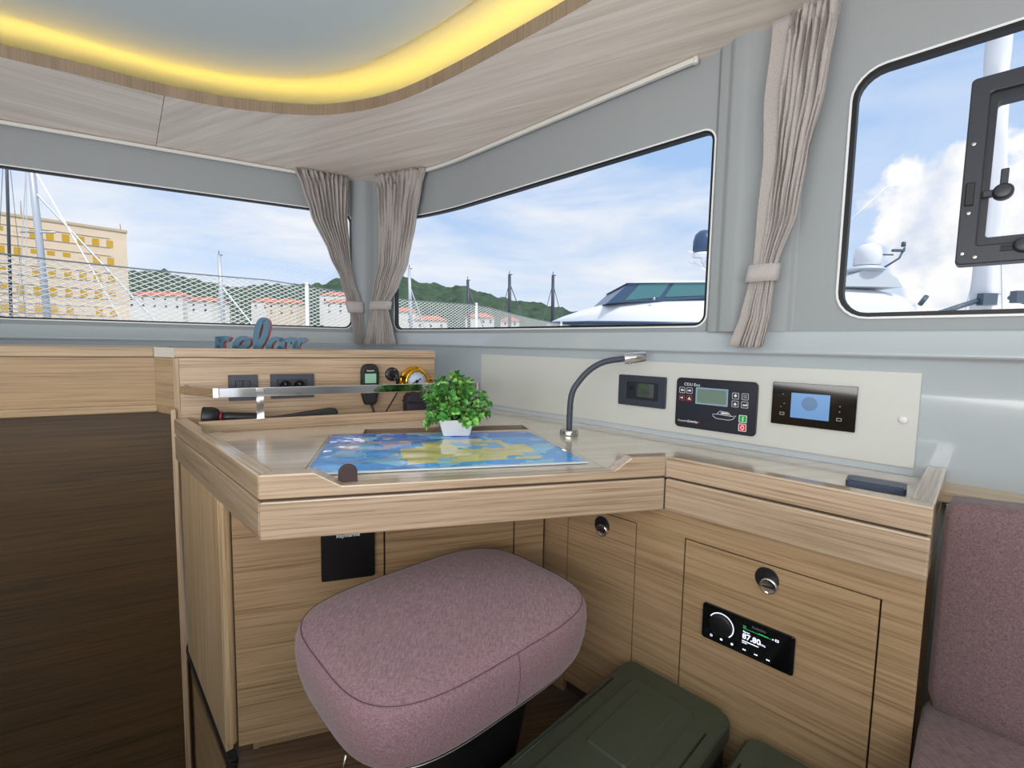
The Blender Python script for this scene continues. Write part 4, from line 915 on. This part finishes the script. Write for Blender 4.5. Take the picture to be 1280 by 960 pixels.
# plant in a white pot
pp = Vector((-.171, 1.452, .7190)); Mp = Matrix.Translation(pp) @ Matrix.Rotation(R(8), 4, 'Z')
t = thing('potted_plant', pp, 'small bushy green plant in a white square pot at the back of the chart', 'plant', M=Mp)
mb = MB(); q = rrect(-.040, .040, -.040, .040, .004); q2 = rrect(-.053, .053, -.053, .053, .005); q3 = rrect(-.049, .049, -.049, .049, .004); q4 = rrect(-.038, .038, -.038, .038, .003)
mb.prism(Mp, q, 0, .05, q2); 
mb.build('pot', mat('white_pot', lin(232, 232, 234), .35), t, bevel=.002)
mb = MB(); mb.prism(Mp, q3, .048, .0525, rrect(-.045, .045, -.045, .045, .01)); mb.build('soil', mat('dark_soil', lin(40, 34, 26), .9, var=.4, vscale=80), t)
rl = random.Random(11); stems, leaves, lv2 = MB(), MB(), MB()
def leaf(mbx, p, d, nrm, ln, wd):
    d = d.normalized(); s_ = d.cross(nrm)
    if s_.length < 1e-3: s_ = d.orthogonal()
    s_.normalize(); n_ = s_.cross(d).normalized()
    pr = [(0, .12, 0), (.3, .75, .10), (.62, 1.0, .12), (.86, .72, .05), (1, .0, -.03)]; C, Lf, Rr = [], [], []
    for a, w_, h_ in pr:
        c_ = p + d * ln * a + n_ * ln * h_ * .6; C.append(mbx.v(c_)); Lf.append(mbx.v(c_ + s_ * wd * w_ + n_ * wd * .35 * w_)); Rr.append(mbx.v(c_ - s_ * wd * w_ + n_ * wd * .35 * w_))
    for i in range(4): mbx.f([C[i], C[i + 1], Lf[i + 1], Lf[i]], True); mbx.f([C[i], Rr[i], Rr[i + 1], C[i + 1]], True)
for k in range(96):
    az_ = rl.uniform(0, 2 * pi); el_ = rl.uniform(-.15, 1.0) ** 1.0; el_ = R(12 + 78 * abs(el_)) if k % 3 else R(rl.uniform(-26, 12))
    rr_ = rl.uniform(.078, .112) * (1.0 if el_ > .3 else .92)
    dirv = Vector((cos(az_) * cos(el_), sin(az_) * cos(el_), sin(el_)))
    st0 = pp + Vector((cos(az_) * .02, sin(az_) * .02, .052)); cen = pp + Vector((0, 0, .078))
    en = cen + Vector((dirv.x * rr_, dirv.y * rr_, dirv.z * rr_ * .98)); mid = (st0 + en) / 2 + Vector((dirv.x, dirv.y, .6)) * .012
    pts = [st0 * (1 - a) ** 2 + mid * 2 * a * (1 - a) + en * a * a for a in [i / 6 for i in range(7)]]
    stems.tube(pts, [.0016, .0015, .0014, .0012, .001, .0008, .0006], 5)
    for i in range(2, 7):
        tdir = (pts[min(i + 1, 6)] - pts[i - 1]).normalized(); base = rl.uniform(0, 6.28)
        for s_ in range(2 if i < 6 else 4):
            a = base + s_ * (pi if i < 6 else pi / 2); side = (tdir.orthogonal().normalized()); side.rotate(Matrix.Rotation(a, 3, tdir))
            d_ = side * .85 + tdir * (.55 if i < 6 else .75) + Vector((0, 0, .1)); leaf(leaves if rl.random() < .62 else lv2, pts[i], d_, tdir + Vector((0, 0, .5)), rl.uniform(.016, .023), rl.uniform(.0058, .0082))
stems.build('stems', mat('brown_green_stem', lin(78, 70, 40), .7), t)
leaves.build('foliage', mat('leaf_green', lin(76, 146, 66), .38, var=.45, vscale=55), t, recalc=False); lv2.build('bright_foliage', mat('leaf_bright_green', lin(150, 204, 104), .4, var=.35, vscale=60), t, recalc=False, label='fresh light green leaves')
# gooseneck lamp
lb = Vector((.186, 1.497, ZD)); t = thing('gooseneck_lamp', lb, 'gooseneck reading lamp with chrome base and head standing on the desk', 'lamp')
mb = MB(); mb.lathe(Matrix.Translation(lb), [(.029, 0), (.0295, .002), (.0295, .015), (.027, .018), (.012, .0185)], 32); mb.build('base', STEEL, t)
nk = [(0, .017), (0, .05), (.002, .11), (.010, .145), (.026, .171), (.046, .196), (.070, .217), (.096, .232), (.121, .240), (.145, .244), (.168, .247)]
nk = smooth_curve(nk, 5); mb = MB(); mb.tube([lb + Vector((x, 0, z)) for x, z in nk], [.0098 - (.0004 if i % 2 else 0) for i in range(len(nk))], 12); mb.build('flexible_neck', mat('grey_neck', lin(66, 72, 84), .5), t)
hd = Vector((.165, 0, .2465)); ax = Vector((.070, 0, .0085)).normalized(); Mh = Matrix.Translation(lb + hd) @ ax.to_track_quat('Z', 'Y').to_matrix().to_4x4()
mb = MB(); mb.lathe(Mh, [(.013, 0), (.0165, .001), (.0172, .004), (.0172, .068), (.0160, .070), (.0125, .070), (.0125, .052), (.001, .050)], 28); hdo = mb.build('head', CHROME, t)
mb = MB(); mb.lathe(Mh, [(.0123, .0515), (.0123, .053), (.0005, .0535)], 20); mb.build('lens', BLK, hdo)
mb = MB(); mb.lathe(Mh @ TM(0, 0, .02) @ Matrix.Rotation(R(90), 4, 'X'), [(.005, .016), (.005, .0195), (.001, .0205)], 12); mb.build('switch_button', STEEL, hdo)
# flat device by the end rail
M = Matrix.Translation((.765, .968, ZD + .0005)) @ Matrix.Rotation(R(-40), 4, 'Z')
mb = MB(); mb.prism(M, rrect(-.050, .050, -.030, .030, .008), 0, .013); mb.prism(M, rrect(-.046, .046, -.026, .026, .007), .013, .0145); 
mb.build('handheld_device', mat('blue_grey_plastic', lin(74, 84, 108), .4), origin=M, bevel=.002, tag=('flat dark blue-grey device lying on the desk inside the right end rail', 'device'))

# ================================================================== OUTSIDE: harbour
SEA = mat('harbour_water', lin(70, 96, 108), .15, bump=.4, bscale=2)
mb = MB(); mb.grid([[(-900, 6, -2.2), (-900, 120, -2.2)], [(900, 6, -2.2), (900, 120, -2.2)]]); mb.build('sea', SEA, kind='structure')
HILL = mat('hill_trees', lin(56, 80, 52), .9, var=.5, vscale=.14)
def hill(name, ridge, depth0, label):
    """ridge: (x, y, z) crest points; a slope with lumpy tree crowns running down towards the quay"""
    mb = MB(); G = []; n = 260; xs = [p[0] for p in ridge]
    for i in range(n + 1):
        x = xs[0] + (xs[-1] - xs[0]) * i / n
        for a, b in zip(ridge, ridge[1:]):
            if a[0] <= x <= b[0]: t = (x - a[0]) / (b[0] - a[0]); t = t * t * (3 - 2 * t); z = a[2] + (b[2] - a[2]) * t; y = a[1] + (b[1] - a[1]) * t; break
        row = []
        for j in range(34):
            v = j / 33; yy = depth0 + (y + 40 - depth0) * v; k = min(1, v * 1.12); zz = -2 + (z + 2) * (k ** 1.15)
            if v > .9: zz -= (v - .9) * 120
            bump_ = 5.2 * (abs(noise.noise(Vector((x * .07, yy * .05, 0)))) + .6 * noise.noise(Vector((x * .16, yy * .12, 7)))) * min(1, v * 3)
            row.append((x * (.3 + .7 * yy / y) if False else x * yy / y, yy, zz + bump_ - 1.5))
        G.append(row)
    mb.grid(G); return mb.build(name, HILL, tag=(label, 'hill'))
hill('wooded_hill', [(-520, 400, 45), (-322, 400, 58), (-292, 400, 58), (-269, 400, 52), (-236, 400, 46), (-199, 400, 48), (-162, 400, 49), (-135, 400, 56), (-95, 400, 57), (-75, 400, 52.5), (-55, 400, 49.5), (-45, 400, 51), (-28, 400, 45), (-1, 400, 39), (32, 400, 34), (53, 400, 29), (120, 400, 8), (260, 400, 0)], 112, 'long green wooded hill beyond the harbour houses')
# big ochre building
CRM = mat('cream_render', lin(238, 214, 184), .85, var=.05, vscale=.3); OCH = mat('ochre_shutter', lin(214, 166, 40), .7); LEDGE = mat('pale_string_course', lin(176, 160, 136), .8)
WHI = mat('white_render', lin(238, 234, 226), .8); ROOF = mat('terracotta_roof', lin(214, 122, 88), .85, var=.2, vscale=1.5); GLS = mat('dark_window_glass', lin(66, 82, 96), .15)
Mb = FM((-48.3, 60), 42); t = thing('apartment_building', tuple(Mb.translation) , 'large cream building with rows of ochre shutters seen through the left window', 'building', M=Mb)
mb = MB(); mb.box(Mb, -34, 0, -2.2, 13.9, -14, 0); mb.build('walls', CRM, t)
mb = MB(); mb.box(Mb, -34.1, .1, 13.9, 14.2, -14.1, .12); mb.build('roof_slab', mat('building_cornice', lin(206, 186, 152), .8), t)
mb = MB()
for k in range(6): zt = 12.80 - 2.08 * k; mb.box(Mb, -34, -1.6, zt + .08, zt + .15, 0, .06); mb.box(Mb, -34, -1.6, zt - 1.02, zt - .94, 0, .06)
mb.build('string_courses', LEDGE, t)
rb = random.Random(4)
for k in range(6):
    for c in range(13):
        x1 = -1.30 - 1.31 * c; zt = 12.75 - 2.08 * k; mb = MB(); op = rb.random()
        mb.ring(Mb, [(x1 - .70, zt - .92), (x1, zt - .92), (x1, zt), (x1 - .70, zt)], [(x1 - .67, zt - .89), (x1 - .03, zt - .89), (x1 - .03, zt - .03), (x1 - .67, zt - .03)], -.05, .02)
        wn = mb.build('window', WHI, t); lo = zt - .9 if op < .72 else zt - .5
        mb = MB(); mb.box(Mb, x1 - .68, x1 - .02, lo, zt - .02, -.05, .03); mb.build('shutter', OCH if op < .9 else CRM, wn)
        if op >= .72: mb = MB(); mb.box(Mb, x1 - .68, x1 - .02, zt - .9, lo, -.1, -.04); mb.build('pane', GLS, wn)
mb = MB()
for s, h_ in ((-9, 1.6), (-.4, .8)): mb.tube([Mb @ Vector((s, 14.3, -1)), Mb @ Vector((s, 14.3 + h_, -1))], .05, 5)
mb.build('aerial', LEDGE, t)
# houses along the quay
def house(x, y, z, w, h, d, rot, label, wm=WHI, rows=2, cols=3, rise=1.6):
    M = Matrix.Translation((x, y, z)) @ Matrix.Rotation(R(rot), 4, 'Z') @ Matrix(((1, 0, 0, 0), (0, 0, -1, 0), (0, 1, 0, 0), (0, 0, 0, 1)))
    t = thing('house', (x, y, z), label, 'house', 'red-roofed houses below the wooded hill', M=M)
    mb = MB(); mb.box(M, -w / 2, w / 2, -9, h, -d, 0); mb.build('walls', wm, t)
    mb = MB(); e = .5
    a = [M @ Vector(p) for p in ((-w / 2 - e, h, e), (w / 2 + e, h, e), (w / 2 + e, h, -d - e), (-w / 2 - e, h, -d - e), (-w / 2 + d * .35, h + rise, -d / 2), (w / 2 - d * .35, h + rise, -d / 2))]
    v = [mb.v(p) for p in a]
    for f in ((0, 1, 5, 4), (2, 3, 4, 5), (1, 2, 5), (3, 0, 4), (3, 2, 1, 0)): mb.f([v[i] for i in f])
    mb.build('roof', ROOF, t)
    for r in range(rows):
        for c_ in range(cols):
            cx = -w / 2 + w * (c_ + .5) / cols; cz = h * (r + .5) / rows; mb = MB(); mb.box(M, cx - .34, cx + .34, cz - .48, cz + .48, -.1, .04); mb.build('window', GLS, t)
    return t
for a in (((-113, 150, 9.8), 17, 4.4, 9, 4, 'long white house with broad red roof just right of the cream building', 2, 5), ((-97.5, 148, 8.6), 8, 4.0, 8, -6, 'small white house beside the long red-roofed house', 2, 2), ((-120, 130, 3.5), 9, 4.5, 8, 3, 'low white house at the foot of the cream building corner', 2, 3),
          ((-86, 165, 10.5), 9, 3.6, 8, 8, 'house with red roof behind the thin mast in the left window', 1, 3), ((-74, 152, 8.8), 10, 4.0, 8, -4, 'cream house with red roof right of the thin mast', 2, 3), ((-69, 185, 15), 12, 3.6, 9, 5, 'uphill house with orange roof left of the corner curtains', 1, 3),
          ((-58, 160, 9.8), 11, 4.0, 9, 8, 'house with orange roof peeping out left of the left curtain', 2, 3), ((-37, 160, 7.2), 8, 4, 8, 0, 'small white house at the left end of the middle window', 2, 2), ((-26, 150, 4.6), 10, 3.4, 8, 6, 'low red-roofed house left of the arched white villa', 1, 3),
          ((-10.5, 150, 4.2), 9, 5, 8, 2, 'tall white villa in the middle of the middle window', 2, 4), ((-1.0, 152, 4.8), 6, 3.6, 7, 0, 'narrow white house just right of the tall villa', 2, 2), ((13, 158, 3.4), 7, 3, 8, -5, 'small white house left of the motor yacht bow', 1, 2)):
    (x, y, z), w_, h_, d_, rot_, lab, ro, co = a
    house(x, y, z, w_, h_, d_, rot_, lab, CRM if 'cream house' in lab else WHI, ro, co)
# sailing boat masts
ALU = mat('silver_mast', lin(206, 210, 216), .35, .3); DKM = mat('dark_mast', lin(70, 76, 84), .4); WIRE = mat('rigging_wire', lin(120, 124, 130), .4)
def mast(base, top, r, m, label, stays=(), spread=None):
    t = thing('sailboat_mast', base, label, 'mast', 'masts in the harbour'); b_, p_ = Vector(base), Vector(top)
    mb = MB(); mb.tube([b_, b_.lerp(p_, .6), p_], [r, r, r * .8], 8); mb.build('spar', m, t)
    mb = MB(); mb.tube([p_ + Vector((0, 0, 0)), p_ + Vector((0, 0, r * 2))], r * .2, 4); mb.tube([p_ + Vector((-r * .6, 0, 0)), p_ + Vector((r * 1.6, 0, 0))], r * .25, 4); mb.build('masthead_gear', DKM, t)
    if stays:
        mb = MB()
        for f, to, rr in stays: mb.tube([b_.lerp(p_, f), Vector(to)], rr, 4)
        mb.build('rigging', WIRE if m is DKM else ALU, t)
    if spread:
        mb = MB()
        for f, w_ in spread: q = b_.lerp(p_, f); mb.tube([q - Vector((w_, 0, 0)), q + Vector((w_, 0, 0))], r * .35, 5)
        mb.build('spreader', m, t)
mast((-24.35, 25, -1.2), (-24.95, 25, 12.5), .15, ALU, 'stout white mast in front of the cream building', ((.80, (-20.9, 25.6, 1.5), .035), (.70, (-19.2, 26, 1.5), .05), (.95, (-25.4, 24.6, -1), .03), (.9, (-26.3, 25, 0), .03)), ((.55, .9), (.8, .7)))
mast((-27.6, 26, -1.2), (-27.0, 26, 13), .07, DKM, 'dark thin mast left of the stout white mast', ((.95, (-28.6, 26, 0), .02), (.95, (-26.6, 26, 0), .02)))
mast((-36.5, 60, -1), (-36.85, 60, 11.4), .26, ALU, 'thin mast standing alone in the left window right of the building', ((.7, (-31.5, 60, 1), .10), (.95, (-37.4, 60, 0), .05)))
mast((-14.9, 70, -1), (-15.3, 70, 11.7), .26, ALU, 'pale mast at the left end of the middle window', ((.8, (-12.4, 70, 1.5), .10),))
mast((-6.3, 70, -1), (-6.75, 70, 10.2), .24, DKM, 'dark mast left of the two tall ones in the middle window', ((.9, (-3.8, 70, 2), .07), (.9, (-8.6, 70, 2), .05)))
mast((-.4, 70, -1), (-.65, 70, 11.1), .26, DKM, 'middle one of the three dark masts in the middle window', ((.9, (2.6, 70, 2), .07), (.9, (-2.6, 70, 2), .05)))
mast((5.9, 70, -1), (5.7, 70, 11.1), .26, DKM, 'right-hand dark mast nearest the motor yacht bow', ((.9, (8.0, 70, 2), .05), (.9, (3.8, 70, 2), .05)))
mast((9.26, 9.4, -1.2), (9.30, 9.4, 5.5), .035, ALU, 'thin mast with wire shrouds below the open hatch frame', ((.85, (8.75, 9.4, .8), .010), (.85, (9.75, 9.4, .8), .010), (.55, (9.0, 9.4, .8), .008)), ((.50, .28),))
# neighbouring boat: mast wrapped in a furled white sail
t = thing('furled_sail_mast', (8.3, 8.3, -1.2), 'thick white furled sail wrapped round a mast, seen through the open hatch', 'sail'); mb = MB(); G = []
SAIL = mat('white_sailcloth', lin(238, 238, 240), .75)
for i in range(90):
    z = -.4 + i * .1; c_ = Vector((8.27 - z * .048 + .03 * sin(z * 2.1), 8.3, z)); row = []
    for k in range(20):
        a = 2 * pi * k / 20; rr = .165 + .035 * noise.noise(Vector((cos(a) * 1.4, sin(a) * 1.4 + z * .6, z * .9))) + .02 * sin(z * 5 + a * 2) * (noise.noise(Vector((z, 3, 0))))
        row.append(c_ + Vector((cos(a) * rr, sin(a) * rr, 0)))
    G.append(row)
mb.grid(G, close_v=True); mb.build('sailcloth', SAIL, t)
mb = MB(); mb.tube([(8.32, 8.35, -1.2), (7.85, 8.35, 8.9)], .07, 8); mb.build('spar', ALU, t)
GRM = mat('grey_fitting', lin(86, 100, 112), .4)
mb = MB(); mb.tube([(7.2, 8.2, 1.62), (8.05, 8.15, 1.93)], .045, 6); mb.tube([(8.5, 8.2, 1.95), (9.4, 8.2, 1.7)], .04, 6); mb.box(Matrix.Translation((8.02, 8.12, 1.80)), -.10, .14, -.06, .06, 0, .2); mb.box(Matrix.Translation((8.50, 8.12, 1.85)), -.02, .16, -.06, .06, 0, .2); mb.build('boom_fittings', GRM, t)
# motor yacht with raked windscreen
YW = mat('yacht_gelcoat', lin(246, 247, 249), .2, coat=.4); TEALG = mat('yacht_window_glass', lin(76, 128, 132), .08, coat=.4); NVY = mat('yacht_dark_frame', lin(62, 88, 116), .3)
t = thing('motor_yacht', (2.6, 11, -2.2), 'white motor yacht with raked teal windscreen beyond the middle window', 'yacht')
def loft(sections, name, m, parent, cap=True):
    mb = MB(); V = mb.grid([[Vector(p) for p in s] for s in sections], close_v=False)
    if cap: mb.f(V[0]); mb.f(V[-1])
    return mb.build(name, m, parent)
yc = 11.3
def sec(x, zb, zt, hw, crown=.35):
    P = []
    for k in range(13):
        a = pi * k / 12; P.append((x, yc - hw * math.copysign(abs(cos(a)) ** .55, cos(a)), zb + (zt - zb) * (abs(sin(a)) ** .6 if 0 < k < 12 else 0)))
    return P
loft([sec(.93, 1.50, 1.56, .05), sec(1.15, 1.50, 1.66, .35), sec(1.6, 1.50, 1.82, .75), sec(2.0, 1.5, 1.93, 1.0), sec(2.3, 1.5, 1.98, 1.2), sec(3.2, 1.5, 2.10, 1.32), sec(5.4, 1.5, 2.16, 1.35)], 'coachroof', YW, t)
loft([sec(.80, -2.2, 1.5, .03), sec(1.6, -2.2, 1.47, 1.2), sec(2.6, -2.2, 1.46, 1.7), sec(5.4, -2.2, 1.45, 1.9)], 'hull', mat('yacht_grey_hull', lin(176, 188, 202), .25), t)
mb = MB(); mb.tube([(.9, yc - .5, 1.49), (1.6, yc - 1.2, 1.49), (2.6, yc - 1.62, 1.48), (5.4, yc - 1.75, 1.47)], .035, 6); mb.build('rubbing_strake', NVY, t)
def wsec(x0, x1, xt0, zb, zt, y): return [(x0, y, zb), (x1, y, zb + .02), (x1, y, zt), (xt0, y, zt)]
# cabin: raked front, window band, roof
mb = MB(); Vs = []
for y, hw in ((yc - 1.15, 0), (yc + 1.15, 0)):
    Vs.append([mb.v(p) for p in ((1.98, y, 1.90), (5.4, y, 2.12), (5.4, y, 2.40), (2.44, y, 2.33))])
mb.f(Vs[0]); mb.f(Vs[1][::-1])
for i in range(4): mb.f([Vs[0][i], Vs[0][(i + 1) % 4], Vs[1][(i + 1) % 4], Vs[1][i]])
mb.build('cabin_frame', NVY, t)
mb = MB()
for P in (((2.36, 1.965), (3.10, 2.045), (3.30, 2.345), (2.66, 2.305)), ((3.20, 2.055), (5.3, 2.17), (5.3, 2.375), (3.40, 2.35))): mb.prism(FM((0, yc - 1.15), 90), P, 0, .012)
mb.build('side_windows', TEALG, t)
mb = MB(); mb.prism(FM((0, yc), 90), [(2.38, 2.325), (2.9, 2.385), (5.4, 2.44), (5.4, 2.40), (2.44, 2.33)], -1.2, 1.2); mb.build('cabin_roof', YW, t)
mb = MB(); mb.lathe(Matrix.Translation((2.95, yc - 1.28, 2.0)) @ Matrix.Rotation(R(90), 4, 'X'), [(.03, -.03), (.035, 0), (.02, .01), (.001, .012)], 12); mb.build('deck_light', STEEL, t)
mb = MB(); mb.lathe(Matrix.Translation((4.36, yc - .2, 3.16)), [(.20, 0), (.24, .02), (.24, .28), (.20, .42), (.12, .50), (.001, .53)], 24); mb.build('radar_dome', mat('blue_dome', lin(64, 86, 118), .35), t, label='dark blue radar dome')
mb = MB(); mb.lathe(Matrix.Translation((4.36, yc - .2, 3.08)), [(.05, -.12), (.05, -.02), (.23, .0), (.24, .08)], 20); mb.tube([(3.98, yc - .2, 3.18), (4.3, yc - .2, 3.18)], .028, 6); mb.tube([(4.05, yc - .2, 2.98), (4.5, yc - .2, 2.74), (4.9, yc - .2, 2.40)], .03, 6); mb.tube([(4.36, yc - .2, 3.0), (4.7, yc - .2, 2.40)], .05, 6); mb.build('radar_arch', YW, t)
# second yacht behind the right window
t = thing('flybridge_yacht', (10.8, 15, -2.2), 'white flybridge yacht with a round white dome in the corner of the right window', 'yacht')
yc = 16
loft([sec(9.0, 1.9, 2.95, 1.2), sec(10.4, 1.9, 3.02, 1.2), sec(11.6, 1.95, 2.98, 1.15), sec(12.3, 2.05, 2.86, 1.0), sec(12.9, 2.15, 2.66, .75), sec(13.15, 2.25, 2.5, .4)], 'flybridge', YW, t)
loft([sec(9.0, -2.2, 2.0, 1.6), sec(12.6, -2.2, 2.1, 1.4), sec(13.1, -2.2, 2.2, .8)], 'hull', YW, t)
mb = MB(); mb.lathe(Matrix.Translation((11.15, 15.2, 3.66)), [(.34, 0), (.38, .05), (.38, .38), (.33, .55), (.2, .66), (.001, .70)], 24); mb.build('satellite_dome', YW, t)
mb = MB(); mb.lathe(Matrix.Translation((11.1, 15.2, 3.50)), [(.30, -.06), (.52, 0), (.52, .05), (.34, .14)], 24); mb.prism(FM((0, 15.4), 90), [(10.2, 2.98), (12.1, 2.98), (11.9, 3.25), (11.55, 3.45), (10.9, 3.5), (10.2, 3.2)], -.5, .5); mb.build('radar_pedestal', mat('pale_grey_gelcoat', lin(216, 222, 226), .35), t)
mb = MB(); mb.tube([(11.7, 15.2, 3.62), (12.15, 15.2, 3.92), (12.3, 15.2, 4.25)], .03, 6); mb.tube([(11.6, 15.2, 4.02), (11.95, 15.2, 4.02)], .025, 6); mb.box(Matrix.Translation((12.2, 15.2, 4.12)), -.28, .08, -.05, .05, 0, .07); mb.lathe(Matrix.Translation((12.25, 15.2, 4.28)), [(.06, 0), (.06, .14), (.001, .16)], 10); mb.tube([(13.1, 15.4, 2.5), (13.3, 15.4, 2.78)], .07, 6); mb.build('mast_gear', GRM, t)
mb = MB(); mb.tube([(10.2, 15.2, 4.75), (12.0, 15.6, 6.35)], .02, 5); mb.build('whip_antenna', YW, t)
# safety net along this boat's rail, with stanchions
t = thing('safety_net', (-1.5, 4.2, .4), 'white diamond safety netting strung along the guard rail outside', 'net')
NA, NB = Vector((-3.30, 1.75, 0)), Vector((.95, 7.68, 0)); LN = (NB - NA).length; eN = (NB - NA).normalized()
NETM = mat('white_net_cord', lin(232, 232, 228), .7)
def ntop(s): return 1.455 - .03 * sin(pi * ((s % 2.4) / 2.4)) - (.0 if s < 5.2 else .14 * min(1, (s - 5.2) / 2.0))
ce, rows_ = .062, 38; mb = MB(); m = int(LN / (ce / 2))
for r in range(rows_):
    for sg in (0,):
        pts = [NA + eN * (k * ce / 2) + Vector((0, 0, ntop(k * ce / 2) - r * .0150 - (.0150 if (k + r) % 2 else 0) + .002 * noise.noise(Vector((k * .4, r * .5, 1))))) for k in range(m)]
        mb.tube(pts, .0034, 3, caps=False)
mb.build('mesh', NETM, t, recalc=False)
mb = MB(); mb.tube([NA + eN * (k * .2) + Vector((0, 0, ntop(k * .2) + .004)) for k in range(int(LN / .2) + 1)], .0045, 6); mb.tube([NA + eN * (k * .2) + Vector((0, 0, ntop(k * .2) - .58)) for k in range(int(LN / .2) + 1)], .0045, 6); mb.build('guard_wire', WIRE, t)
for s in (.9, 2.72, 4.9, 6.95):
    p = NA + eN * s; mb = MB(); mb.tube([p + Vector((0, 0, .3)), p + Vector((0, 0, ntop(s) + .02))], .016, 8); mb.lathe(Matrix.Translation(p + Vector((0, 0, ntop(s) + .018))), [(.018, 0), (.018, .012), (.001, .02)], 10); mb.build('stanchion', mat('white_stanchion', lin(236, 238, 240), .3), t)
mb = MB(); mb.plan([(-4.2, 1.6), (-3.2, 1.5), (1.2, 7.6), (.6, 8.3)], .22, .30); mb.build('side_deck', YW, kind='structure')
